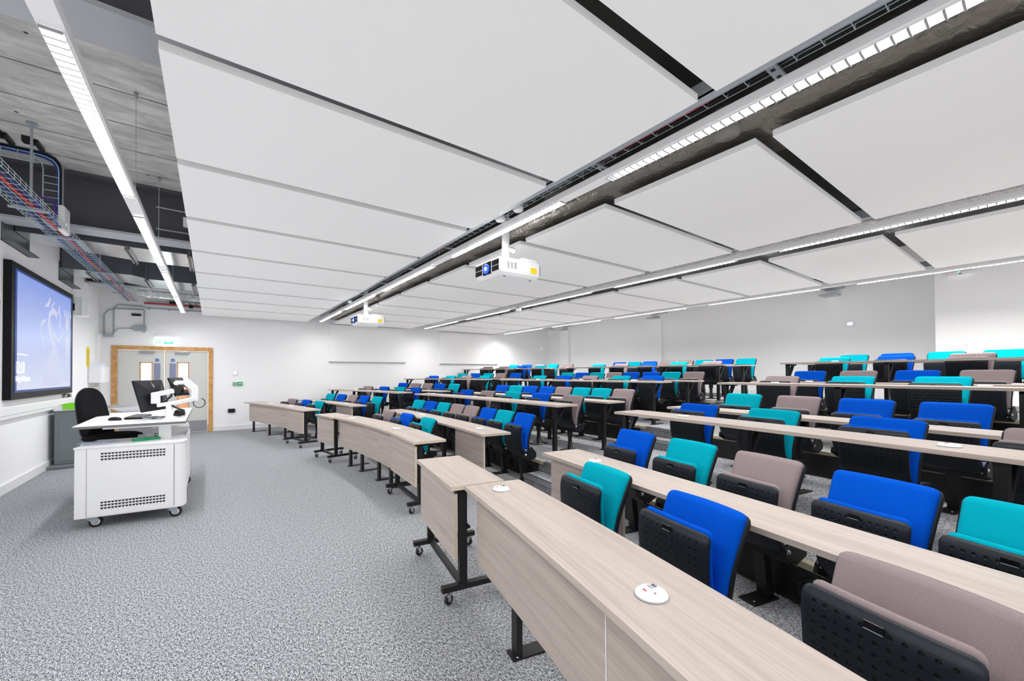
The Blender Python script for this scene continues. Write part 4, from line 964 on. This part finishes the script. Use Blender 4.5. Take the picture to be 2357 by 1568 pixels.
# recycling bin
root = thing('recycling_bin', 'tall grey bin with a lime green curved lid, against the screen wall', 'bin', (-1.78, 9.50, 0))
b = MB(); b.span((-0.24, -0.42, 0.0), (0.20, 0.30, 0.05), M['bin']); b.span((-0.17, -0.30, 0.05), (0.14, 0.25, 0.88), M['bin'])
b.build('bin_body', root, bevel=0.012)
b = MB(); b.span((-0.125, -0.306, 0.10), (0.10, -0.300, 0.74), M['bin']); b.build('bin_panel', root, bevel=0.004)
b = MB(); n = 10; P = []
for i in range(n+1): t = math.pi*i/n; P.append((-0.015+0.165*math.cos(t), 0.88+0.10*math.sin(t)))
vs = [(p[0], -0.31, p[1]) for p in P]+[(p[0], 0.26, p[1]) for p in P]; n1 = len(P)
b.add(vs, [tuple(range(n1))[::-1], tuple(range(n1, 2*n1))], M['white_plastic']); b.add(vs, [(i, i+1, n1+i+1, n1+i) for i in range(n1-1)], M['white_plastic'], True); b.build('bin_hood', root)
b = MB(); P = [(-0.015+0.17*math.cos(math.pi*(0.12+0.55*i/n)), 0.885+0.105*math.sin(math.pi*(0.12+0.55*i/n))) for i in range(n+1)]
vs = [(p[0], -0.32, p[1]) for p in P]+[(p[0], 0.0, p[1]+0.004) for p in P]+[(p[0], -0.32, p[1]-0.012) for p in P]; n1 = len(P)
b.add(vs, [(i, i+1, n1+i+1, n1+i) for i in range(n1-1)]+[(i, i+1, 2*n1+i+1, 2*n1+i) for i in range(n1-1)], M['lime'], True); b.add([(-0.015+0.172*math.cos(t), -0.322, 0.885+0.107*math.sin(t)) for t in [math.pi*(0.0+0.62*i/8) for i in range(9)]]+[(-0.075, -0.322, 0.90)], [tuple(range(10))], M['lime']); b.build('green_lid', root)
for k in range(3):
    b = MB(); b.lathe([(0.028, 0), (0.030, 0.01), (0.030, 0.05), (0.012, 0.06), (0.0, 0.062)], M['tyre'] if k % 2 else M['alu'], n=12)
    tag(b.build('marker_pot', None, (XL+0.026+0.001, 9.98+0.13*k, 1.056)), 'small dark pot on the trunking ledge behind the bin', 'pot', 'small pots on the trunking ledge')

# ------------------------------------------------------------------ far wall: doors, sign, switches, boards
root = thing('door_frame', 'oak frame around the grey double doors', 'door frame', (-0.91, YF, 0)); struct(root)
b = MB(); hw = 0.925
for (a, c) in (((-hw, -0.03, 0), (-hw+0.095, 0.12, 2.11)), ((hw-0.095, -0.03, 0), (hw, 0.12, 2.11)), ((-hw+0.096, -0.03, 2.02), (hw-0.096, 0.12, 2.11))): b.span(a, c, M['oak'])
b.build('architrave', root, bevel=0.004)
b = MB(); b.span((-0.83, 0.02, 0.0), (0.83, 0.13, 0.008), M['alu']); b.build('threshold', root)
k = 1
for sgn in (-1, 1):
    root = bpy.data.objects.new('door_%d' % k, None); COL.objects.link(root); root.location = (-0.91+sgn*0.418, YF+0.03, 0.01); struct(root); k += 1
    b = MB(); wx = 0.405; gx = sgn*0.005; g0, g1, gz0, gz1 = -0.10, 0.10, 0.55, 1.72
    gc = -sgn*0.0+(0.02 if sgn > 0 else -0.02)-sgn*0.10
    for (a, c) in (((-wx, -0.02, 0), (gc-0.11, 0.025, 2.0)), ((gc+0.11, -0.02, 0), (wx, 0.025, 2.0)), ((gc-0.11, -0.02, 0), (gc+0.11, 0.025, gz0)), ((gc-0.11, -0.02, gz1), (gc+0.11, 0.025, 2.0))): b.span(a, c, M['door'])
    b.build('door_leaf', root)
    b = MB()
    for (a, c) in (((gc-0.115, -0.026, gz0-0.005), (gc-0.095, 0.03, gz1+0.005)), ((gc+0.095, -0.026, gz0-0.005), (gc+0.115, 0.03, gz1+0.005)), ((gc-0.115, -0.026, gz1-0.015), (gc+0.115, 0.03, gz1+0.005)), ((gc-0.115, -0.026, gz0-0.005), (gc+0.115, 0.03, gz0+0.015))): b.span(a, c, M['oak'])
    b.build('vision_frame', root)
    b = MB(); b.span((gc-0.096, 0.0, gz0), (gc+0.096, 0.006, gz1), M['glass']); b.build('vision_glass', root)
    pc = -sgn*0.275
    b = MB(); b.span((pc-0.06, -0.024, 1.05), (pc+0.06, -0.019, 1.70), M['push']); b.build('push_plate', root)
    b = MB(); b.lathe([(0.038, 0), (0.038, -0.003), (0, -0.0032)], M['signblue'], (pc, -0.021, 1.775), 24, 'Y'); b.box((pc, -0.025, 1.775), (0.045, 0.001, 0.006), M['signwhite']); b.box((pc, -0.025, 1.785), (0.035, 0.001, 0.004), M['signwhite']); b.box((pc, -0.025, 1.765), (0.035, 0.001, 0.004), M['signwhite']); b.build('fire_door_sign', root)
    b = MB(); b.span((-sgn*0.10-0.13, -0.07, 1.935), (-sgn*0.10+0.13, -0.02, 1.99), M['alu']); b.build('door_closer', root, bevel=0.004)
    b = MB(); b.span((-wx+0.02, -0.023, 0.02), (wx-0.02, -0.0195, 0.29), M['steel_plate']); b.build('kick_plate', root)
    if sgn > 0:
        b = MB(); b.span((-wx-0.012, -0.022, 0), (-wx, 0.0, 2.0), M['oak']); b.build('meeting_strip', root)
# corridor beyond the doors
b = MB(); b.span((-2.3, YF+1.9, 0), (0.9, YF+2.0, 2.6), M['corridor']); struct(b.build('wall_corridor'))
b = MB(); b.span((-2.3, YF+0.15, -0.1), (0.9, YF+2.0, 0), M['carpet']); struct(b.build('floor'))
b = MB(); b.span((-0.75, YF+1.5, 0.0), (-0.35, YF+1.85, 1.15), M['corridor_warm']); tag(b.build('corridor_display'), 'orange display seen through the right door window', 'display')
root = thing('exit_sign', 'lit green and white exit sign above the double doors', 'sign', (-0.91, YF, 2.14))
b = MB(); b.span((-0.19, -0.07, 0.20), (0.19, 0, 0.25), M['white']); b.span((-0.155, -0.05, 0.25), (-0.09, 0, 0.30), M['white_plastic']); b.build('sign_housing', root, bevel=0.004)
b = MB(); b.span((-0.175, -0.045, 0.02), (0.175, -0.037, 0.195), M['exit']); b.build('sign_panel', root)
b = MB(); X = M['exitgreen']
b.span((-0.165, -0.047, 0.03), (-0.145, -0.045, 0.12), X)
b.add([(-0.02, -0.0465, 0.03), (0.155, -0.0465, 0.03), (0.155, -0.0465, 0.125), (0.11, -0.0465, 0.09), (0.07, -0.0465, 0.07), (0.02, -0.0465, 0.09), (-0.01, -0.0465, 0.12)], [(0, 1, 2, 3, 4, 5, 6)], X)
b.lathe([(0.011, 0), (0.011, -0.001), (0, -0.001)], X, (-0.085, -0.0455, 0.125), 12, 'Y'); b.box((-0.09, -0.0465, 0.085), (0.022, 0.001, 0.05), X, ry=0.35); b.box((-0.075, -0.0465, 0.050), (0.012, 0.001, 0.045), X, ry=-0.5); b.box((-0.110, -0.0465, 0.055), (0.012, 0.001, 0.045), X, ry=0.7); b.box((-0.065, -0.0465, 0.095), (0.034, 0.001, 0.009), X, ry=0.5)
b.build('sign_symbol', root)
el = bpy.data.lights.new('exit_lamp', 'AREA'); el.shape = 'RECTANGLE'; el.size = 0.34; el.size_y = 0.1; el.energy = 1.5; el.color = (0.8, 1, 0.92)
eo = bpy.data.objects.new('exit_lamp', el); COL.objects.link(eo); eo.location = (-0.91, YF-0.06, 2.25); eo.rotation_euler = (R(-90), 0, 0)
def wallplate(label, cat, loc, w_, h_, d_, mat, inner=None, axis='far', name='wall_plate'):
    root = thing(name, label, cat, loc)
    def bx(b, a, c, m):
        if axis == 'far': b.span((a[0], -a[2], a[1]), (c[0], -c[2], c[1]), m)
        else: b.span((-a[2], a[0], a[1]), (-c[2], c[0], c[1]), m)
    b = MB(); bx(b, (-w_/2, -h_/2, 0), (w_/2, h_/2, d_), mat); b.build('cover', root, bevel=0.004)
    if inner:
        for (a, c, m, nm) in inner:
            b = MB(); bx(b, (*a, d_), (*c, d_+0.003), m); b.build(nm, root)
    return root
wallplate('white thermostat with lit display between the doors and the desks', 'thermostat', (0.48, YF, 1.48), 0.10, 0.13, 0.025, M['white_plastic'], [((-0.03, -0.02), (0.03, 0.035), M['displaylit'], 'display')], name='thermostat')
wallplate('square green door release button under the thermostat', 'button', (0.47, YF, 1.19), 0.085, 0.085, 0.03, M['green'], [((-0.03, -0.03), (0.03, 0.03), M['signwhite'], 'button_face'), ((-0.018, -0.018), (0.018, 0.018), M['green'], 'button')], name='release_button')
wallplate('green emergency call point, right of the release button', 'call point', (0.585, YF, 1.19), 0.10, 0.09, 0.045, M['green'], [((-0.032, -0.012), (0.032, 0.012), M['signwhite'], 'break_glass')], name='call_point')
wallplate('black double wall socket near the floor by the doors', 'socket', (0.405, YF, 0.50), 0.15, 0.10, 0.03, M['slot'], [((-0.05, -0.02), (-0.01, 0.02), M['black'], 'outlet'), ((0.01, -0.02), (0.05, 0.02), M['black'], 'outlet')], name='wall_socket')
wallplate('white thermostat with lit display on the back wall at the right', 'thermostat', (XR-0.04, 2.74, 2.46), 0.16, 0.15, 0.025, M['white_plastic'], [((-0.045, -0.02), (0.045, 0.04), M['displaylit'], 'display')], axis='back', name='thermostat')
wallplate('small white thermostat high on the far wall near the back corner', 'thermostat', (10.93, YF, 2.44), 0.09, 0.15, 0.03, M['white_plastic'], [((-0.02, -0.02), (0.02, 0.04), M['displaylit'], 'display')], name='thermostat')
for k, (xa, xb, z0) in enumerate(((2.745, 5.09, 1.80), (6.32, 8.74, 1.775))):
    root = thing('writing_board', ['wide white wall board on the far wall, nearer the doors', 'wide white wall board on the far wall, nearer the back corner'][k], 'board', (xa, YF, z0), group='white boards on the far wall')
    b = MB(); b.span((0, -0.035, 0.0), (xb-xa, 0, 1.10), M['wall']); b.build('board', root, bevel=0.003)
    b = MB(); b.span((0.0, -0.045, -0.018), (xb-xa, 0, 0.0), M['alu']); b.build('bottom_rail', root)

# ------------------------------------------------------------------ lectern
root = thing('lectern_desk', 'large white wheeled lectern desk with perforated steel cabinets', 'desk', (-0.62, 5.4, 0))
def L(p): return (p[0]+0.62, p[1]-5.4, p[2])
b = MB(); P = [L((x, y, 0))[:2] for x, y in ((-1.05, 5.46), (-0.222, 5.44), (-0.232, 7.62), (-0.80, 7.68), (-1.10, 7.30))]
b.prism(P, 0.918, 0.942, M['lacquer'], M['grey_edge']); b.build('desktop', root, bevel=0.003)
def heart_holes(b, x0, x1, zs, y, n=19, sz=0.011):
    for i in range(n):
        x = x0+(x1-x0)*i/(n-1)
        for z in zs:
            pts = [(0, -1.0), (-0.95, 0.15), (-0.95, 0.6), (-0.55, 0.85), (0, 0.6), (0.55, 0.85), (0.95, 0.6), (0.95, 0.15)]
            k = len(pts); vs = [(x+p[0]*sz, y-0.0012, z+p[1]*sz*0.9) for p in pts]; vs += [(v[0], y+0.002, v[2]) for v in vs]
            b.add(vs, [tuple(range(k)), tuple(range(k, 2*k))[::-1]]+[(i_, (i_+1) % k, k+(i_+1) % k, k+i_) for i_ in range(k)], M['slot'])
# near cabinet, its face turned slightly
cab = bpy.data.objects.new('near_cabinet', None); COL.objects.link(cab); cab.parent = root; cab.location = L((-1.013, 5.372, 0)); cab.rotation_euler = (0, 0, R(-8))
W_ = 0.80
b = MB(); P = [(0, 0), (W_-0.07, 0), (W_-0.03, 0.015), (W_-0.008, 0.05), (W_-0.004, 0.12), (W_-0.11, 0.55), (0.02, 0.55), (0.0, 0.02)]
b.prism(P, 0.105, 0.745, M['white']); b.build('cabinet_casing', cab, bevel=0.004)
b = MB(); b.prism([(-0.006, -0.006), (W_-0.06, -0.006), (W_-0.01, 0.02), (W_+0.004, 0.12), (W_-0.102, 0.56), (-0.006, 0.56)], 0.745, 0.757, M['white']); b.build('cabinet_top', cab, bevel=0.003)
b = MB(); b.span((0.085, -0.004, 0.115), (0.715, 0.001, 0.738), M['white']); b.span((0.082, -0.002, 0.115), (0.085, 0.002, 0.738), M['slot']); b.span((0.715, -0.002, 0.115), (0.718, 0.002, 0.738), M['slot']); b.build('access_panel', cab)
for z3 in ((0.690, 0.663, 0.636), (0.235, 0.208, 0.181)):
    b = MB(); heart_holes(b, 0.19, 0.64, z3, -0.005); b.build('ventilation_holes', cab)
def big_castor(parent, loc, rz):
    b = MB(); b.span((-0.05, -0.045, 0.098), (0.05, 0.045, 0.104), M['galv'])
    for s in (-1, 1): b.add([(-0.04, s*0.024, 0.098), (0.05, s*0.024, 0.098), (0.045, s*0.024, 0.04), (0.02, s*0.024, 0.035), (-0.04, s*0.027, 0.098), (0.05, s*0.027, 0.098), (0.045, s*0.027, 0.04), (0.02, s*0.027, 0.035)], [(0, 1, 2, 3), (7, 6, 5, 4), (0, 4, 5, 1), (1, 5, 6, 2), (2, 6, 7, 3), (3, 7, 4, 0)], M['galv'])
    o = b.build('castor', parent, loc, rz)
    w1 = MB(); w1.lathe([(0.030, -0.016), (0.044, -0.016), (0.050, -0.010), (0.050, 0.010), (0.044, 0.016), (0.030, 0.016)], M['tyre'], (0.03, 0, 0.050), 24, 'Y')
    w1.lathe([(0.0, -0.018), (0.030, -0.018), (0.032, -0.014), (0.032, 0.014), (0.030, 0.018), (0.0, 0.018)], M['white_plastic'], (0.03, 0, 0.050), 24, 'Y'); w1.lathe([(0.0, -0.020), (0.022, -0.0195), (0.022, 0.0195), (0.0, 0.020)], M['galv'], (0.03, 0, 0.050), 16, 'Y'); w1.build('wheel', o)
for (x, y, a) in ((0.10, 0.06, 0.1), (0.69, 0.06, 0.0), (0.10, 0.48, 0.3), (0.62, 0.48, 0.3)): big_castor(cab, (x, y, 0.001), a)
far = bpy.data.objects.new('far_cabinet', None); COL.objects.link(far); far.parent = root; far.location = L((-0.60, 6.75, 0)); far.rotation_euler = (0, 0, R(3))
b = MB(); b.span((0, 0, 0.105), (0.36, 0.60, 0.745), M['white']); b.span((-0.005, -0.005, 0.745), (0.366, 0.61, 0.757), M['white']); b.build('cabinet_casing', far, bevel=0.02, seg=3)
b = MB(); heart_holes(b, 0.03, 0.14, (0.690, 0.663), -0.001, 5); b.build('ventilation_holes', far)
for (x, y, a) in ((0.05, 0.06, 0.1), (0.30, 0.06, 0.2), (0.05, 0.54, 0.3), (0.30, 0.54, 0.3)): big_castor(far, (x, y, 0.001), a)
for (x, y) in ((-0.40, 5.66), (-0.42, 7.1)):
    b = MB(); b.box(L((x, y, 0.835)), (0.10, 0.07, 0.165), M['white']); b.build('lifting_column', root, bevel=0.004)
b = MB(); b.box(L((-0.55, 5.62, 0.905)), (0.62, 0.10, 0.022), M['white']); b.box(L((-0.30, 6.4, 0.905)), (0.10, 1.6, 0.022), M['white']); b.build('under_frame', root)
b = MB(); b.box(L((-0.24, 6.35, 0.42)), (0.015, 0.95, 0.60), M['white']); b.build('modesty_panel', root, bevel=0.003)

# things on the lectern
root = thing('keyboard', 'black computer keyboard on the lectern desk', 'keyboard', (-0.67, 6.22, 0.943), R(84))
b = MB(); b.box((0, 0, 0.010), (0.42, 0.15, 0.018), M['plastic'], rx=0.04); b.build('keyboard_base', root, bevel=0.004)
b = MB()
for i in range(14):
    for j in range(5): b.box((-0.19+0.029*i, -0.055+0.027*j, 0.021+0.001*j), (0.024, 0.022, 0.006), M['grey_edge'])
b.build('key_block', root)
b = MB(); n = 14
b.lathe([(0.0, 0), (1.0, 0), (1.02, 0.25), (0.86, 0.7), (0.5, 0.95), (0.0, 1.0)], M['plastic'], n=24); o = b.build('computer_mouse', None, (-0.835, 6.02, 0.943)); o.scale = (0.034, 0.062, 0.036); o.rotation_euler = (0, 0, R(60))
tag(o, 'black computer mouse on the lectern desk beside the keyboard', 'mouse')
def monitor(name, label, c, w_, h_, yawm, tilt, back):
    root = thing(name, label, 'monitor', c, yawm)
    b = MB(); q = Matrix.Rotation(tilt, 3, 'Y')
    def T(p): return tuple(q @ Vector(p))
    # local: screen faces -x, back +x, width along y
    vs = [(-0.012, -w_/2, -h_/2), (-0.012, w_/2, -h_/2), (-0.012, w_/2, h_/2), (-0.012, -w_/2, h_/2), (0.006, -w_/2, -h_/2), (0.006, w_/2, -h_/2), (0.006, w_/2, h_/2), (0.006, -w_/2, h_/2), (0.045, -w_*0.16, -h_*0.2), (0.045, w_*0.16, -h_*0.2), (0.045, w_*0.16, h_*0.12), (0.045, -w_*0.16, h_*0.12)]
    b.add([T(p) for p in vs], [(0, 1, 2, 3), (0, 4, 5, 1), (1, 5, 6, 2), (2, 6, 7, 3), (3, 7, 4, 0), (4, 8, 9, 5), (5, 9, 10, 6), (6, 10, 11, 7), (7, 11, 8, 4), (8, 11, 10, 9)], M[back]); b.build('monitor_back', root)
    b = MB(); vs = [(-0.014, -w_/2+0.008, -h_/2+0.012), (-0.014, w_/2-0.008, -h_/2+0.012), (-0.014, w_/2-0.008, h_/2-0.008), (-0.014, -w_/2+0.008, h_/2-0.008)]; b.add([T(p) for p in vs], [(0, 1, 2, 3)], M['slot']); b.build('monitor_screen', root)
    b = MB(); vs = [(0.046, -0.045, -0.09), (0.046, 0.045, -0.09), (0.046, 0.045, 0.0), (0.046, -0.045, 0.0)]; b.add([T(p) for p in vs], [(0, 1, 2, 3)], M['slot'])
    b.add([T(p) for p in ((0.0475, -0.02, -0.055), (0.0475, 0.025, -0.055), (0.0475, 0.025, -0.03), (0.0475, -0.02, -0.03))], [(0, 1, 2, 3)], M['signwhite']); b.add([T(p) for p in ((0.0475, -0.02, -0.028), (0.0475, 0.03, -0.028), (0.0475, 0.03, -0.018), (0.0475, -0.02, -0.018))], [(0, 1, 2, 3)], M['brown']); b.build('mounting_recess', root)
    return root, T
mroot, T = monitor('computer_monitor', 'larger black monitor with a slash emblem on its back, on the lectern arm', (-0.531, 5.97, 1.2), 0.546, 0.341, R(-20), R(-14), 'plastic')
b = MB()
for (x, z, h_) in ((-0.012, 0.125, 0.06), (0.0, 0.10, 0.05), (0.010, 0.085, 0.06)):
    b.add([T(p) for p in ((0.034-0.10*(z-0.1), x, z-h_/2), (0.034-0.10*(z-0.1), x+0.004, z-h_/2), (0.030-0.10*(z-0.1), x+0.010, z+h_/2), (0.030-0.10*(z-0.1), x+0.006, z+h_/2))], [(0, 1, 2, 3)], M['signwhite'])
b.build('emblem', mroot)
monitor('touch_monitor', 'smaller black touch monitor held by the right white arm on the lectern', (-0.311, 6.15, 1.287), 0.316, 0.223, R(-20), R(-20), 'slot')
root = thing('monitor_arm', 'white double monitor arm clamped on the lectern desk', 'monitor arm', (-0.375, 5.80, 0.942))
W = M['white_plastic']
b = MB(); b.lathe([(0.055, 0.0), (0.055, 0.012), (0.034, 0.02), (0.032, 0.14), (0.036, 0.15)], W, n=24); b.build('arm_base', root)
b = MB(); b.box((-0.03, 0.0, 0.165), (0.15, 0.06, 0.04), W, ry=-0.15); b.box((-0.115, 0.02, 0.235), (0.075, 0.09, 0.12), W); b.box((-0.06, 0.07, 0.285), (0.19, 0.07, 0.05), W, ry=-0.22, rz=0.3); b.build('left_arm', root, bevel=0.010, seg=3)
b = MB(); b.box((0.09, 0.10, 0.18), (0.26, 0.055, 0.045), W, ry=-0.20, rz=0.4); b.box((0.215, 0.17, 0.265), (0.065, 0.075, 0.17), W); b.box((0.165, 0.17, 0.375), (0.075, 0.07, 0.13), W, ry=-0.75); b.box((0.10, 0.18, 0.395), (0.13, 0.04, 0.045), W); b.build('right_arm', root, bevel=0.010, seg=3)
b = MB(); b.rod((0.045, 0.15, 0.39), (0.045, 0.21, 0.39), 0.022, W, 16); b.rod((-0.08, 0.06, 0.25), (-0.125, 0.155, 0.25), 0.018, M['slot'], 12); b.rod((0.045, 0.21, 0.39), (0.052, 0.31, 0.345), 0.014, W, 12); b.build('tilt_joint', root)
b = MB(); b.tube([(0.02, 0.20, 0.31), (0.0, 0.18, 0.24), (-0.05, 0.14, 0.19), (-0.12, 0.10, 0.16)], 0.012, M['blackcable'], 8); b.tube([(0.02, -0.02, 0.15), (0.08, -0.03, 0.11), (0.13, -0.04, 0.09)], 0.010, M['blackcable'], 8); b.build('arm_cable', root)
b = MB(); pts = [(0.255+0.055*math.cos(t), 0.20, 0.155+0.055*math.sin(t)) for t in [R(130)+R(300)*i/18 for i in range(19)]]; b.tube(pts, 0.0045, M['blackcable'], 6)
b.build('cable_loop', root)
root = thing('headset', 'black rolled cable and headset lying on the lectern behind the arm base', 'headset', (-0.31, 6.25, 0.943))
b = MB(); b.lathe([(0.0, 0.0), (0.05, 0.0), (0.055, 0.02), (0.05, 0.055), (0.03, 0.07), (0.0, 0.07)], M['blackcable'], n=20); b.build('ear_cup', root)
b = MB(); b.tube([(-0.05, -0.02, 0.01), (-0.08, -0.10, 0.05), (-0.05, -0.2, 0.02), (0.02, -0.25, 0.01)], 0.006, M['blackcable'], 6); b.build('cord', root)
root = thing('cable_tangle', 'loose grey and black cables around the arm base on the lectern', 'cable', (-0.45, 6.0, 0.943))
for k in range(4):
    b = MB(); pts = [(0.08*math.sin(i*0.7+k*1.4)-0.03*k, 0.09*math.cos(i*0.55+k*2), 0.004+0.003*k+0.004*(i % 3)) for i in range(14)]; b.tube(pts, 0.003, M['galv'] if k % 2 else M['blackcable'], 5); b.build('cable_strand', root)
root = thing('control_panel', 'grey sloping control unit at the far left of the lectern desk', 'control unit', (-0.93, 7.35, 0.943), R(10))
b = MB(); b.add([(-0.17, -0.11, 0.07), (0.30, -0.11, 0.07), (0.30, 0.11, 0.09), (-0.17, 0.11, 0.09), (-0.02, -0.09, 0.0), (0.28, -0.09, 0.0), (0.28, 0.09, 0.0), (-0.02, 0.09, 0.0)], [(0, 1, 2, 3), (4, 7, 6, 5), (0, 4, 5, 1), (1, 5, 6, 2), (2, 6, 7, 3), (3, 7, 4, 0)], M['alu']); b.build('unit_body', root, bevel=0.006)
b = MB(); b.add([(-0.14, -0.08, 0.073), (0.26, -0.08, 0.073), (0.26, 0.08, 0.089), (-0.14, 0.08, 0.089)], [(0, 1, 2, 3)], M['steel_plate']); b.build('unit_screen', root)
for k, (x, y, a) in enumerate(((-0.90, 5.56, 0.15), (-0.86, 5.63, 0.5), (-0.93, 5.68, -0.2))):
    b = MB(); b.box((0, 0, 0), (0.21, 0.145, 0.001), M['paper'])
    for q in range(6): b.box((-0.02, -0.05+0.018*q, 0.0008), (0.13, 0.004, 0.0006), M['push'])
    tag(b.build('paper_sheet', None, (x, y, 0.7585+0.0015*k), a), ['printed sheet at the bottom of the papers on the near lectern cabinet', 'printed sheet in the middle of the papers on the near lectern cabinet', 'printed sheet on top of the papers on the near lectern cabinet'][k], 'paper', 'papers on the lectern cabinet')
root = thing('pencil_case', 'green and clear plastic pouch on the near lectern cabinet', 'pouch', (-0.54, 5.60, 0.758), R(20))
b = MB(); b.prism([(-0.10, -0.035), (-0.03, -0.05), (0.02, -0.03), (0.10, -0.045), (0.115, 0.02), (0.03, 0.045), (-0.05, 0.03), (-0.11, 0.04)], 0.0, 0.022, M['green']); b.build('pouch', root, bevel=0.006)
b = MB(); b.add([(-0.07, 0.0, 0.02), (0.02, 0.03, 0.02), (0.0, 0.05, 0.055), (-0.06, 0.03, 0.06)], [(0, 1, 2, 3)], M['steel_plate']); b.build('pouch_flap', root)
# operator's chair
root = thing('office_chair', 'black office chair pushed behind the lectern', 'office chair', (-0.97, 6.62, 0), R(-32))
bp = [(0.13, 0.68), (0.11, 0.76), (0.075, 0.88), (0.045, 1.02), (0.02, 1.16), (0.0, 1.28)]
def wch(s): return 0.205*(1-0.22*s)*math.sqrt(max(0.02, 1-max(0, (s-0.62)/0.38)**2.4))*(0.85+0.15*min(1, s*6))
bp = [(p[0]-0.26, p[1]) for p in bp]
b = pad(bp, wch, 0.05, M['black_fabric'], M['plastic'], 0, curve=0.03, back_off=0.03); weldm(b.build('backrest', root))
sp2 = [(-0.20, 0.73), (-0.05, 0.735), (0.10, 0.735), (0.22, 0.725), (0.27, 0.70)]
b = MB(); n = 24
prof = [(0.0, 0.0), (0.9, 0.0), (1.0, 0.35), (0.97, 0.75), (0.8, 0.97), (0.0, 1.0)]
b.lathe(prof, M['black_fabric'], n=n); o = b.build('seat', root, (0.05, 0.0, 0.675)); o.scale = (0.27, 0.25, 0.075)
b = MB(); b.box((-0.13, 0, 0.66), (0.05, 0.09, 0.28), M['plastic'], ry=-0.1); b.box((-0.03, 0, 0.65), (0.25, 0.08, 0.035), M['plastic']); b.build('back_support', root, bevel=0.008)
b = MB(); b.rod((0.04, 0, 0.08), (0.04, 0, 0.66), 0.026, M['black'], 14); b.build('gas_column', root)
for k in range(5):
    a = 2*math.pi*k/5+0.3; b = MB(); b.rod((0.04, 0, 0.10), (0.04+0.25*math.cos(a), 0.25*math.sin(a), 0.075), 0.024, M['plastic'], 8, 0.016); lg = b.build('base_leg', root)
    b = MB(); b.lathe([(0.0, -0.02), (0.026, -0.02), (0.028, 0.0), (0.026, 0.02), (0.0, 0.02)], M['tyre'], (0.04+0.25*math.cos(a), 0.25*math.sin(a), 0.0285), 14, 'Y'); b.rod((0.04+0.25*math.cos(a), 0.25*math.sin(a), 0.03), (0.04+0.25*math.cos(a), 0.25*math.sin(a), 0.08), 0.008, M['plastic'], 8); b.build('castor', lg)
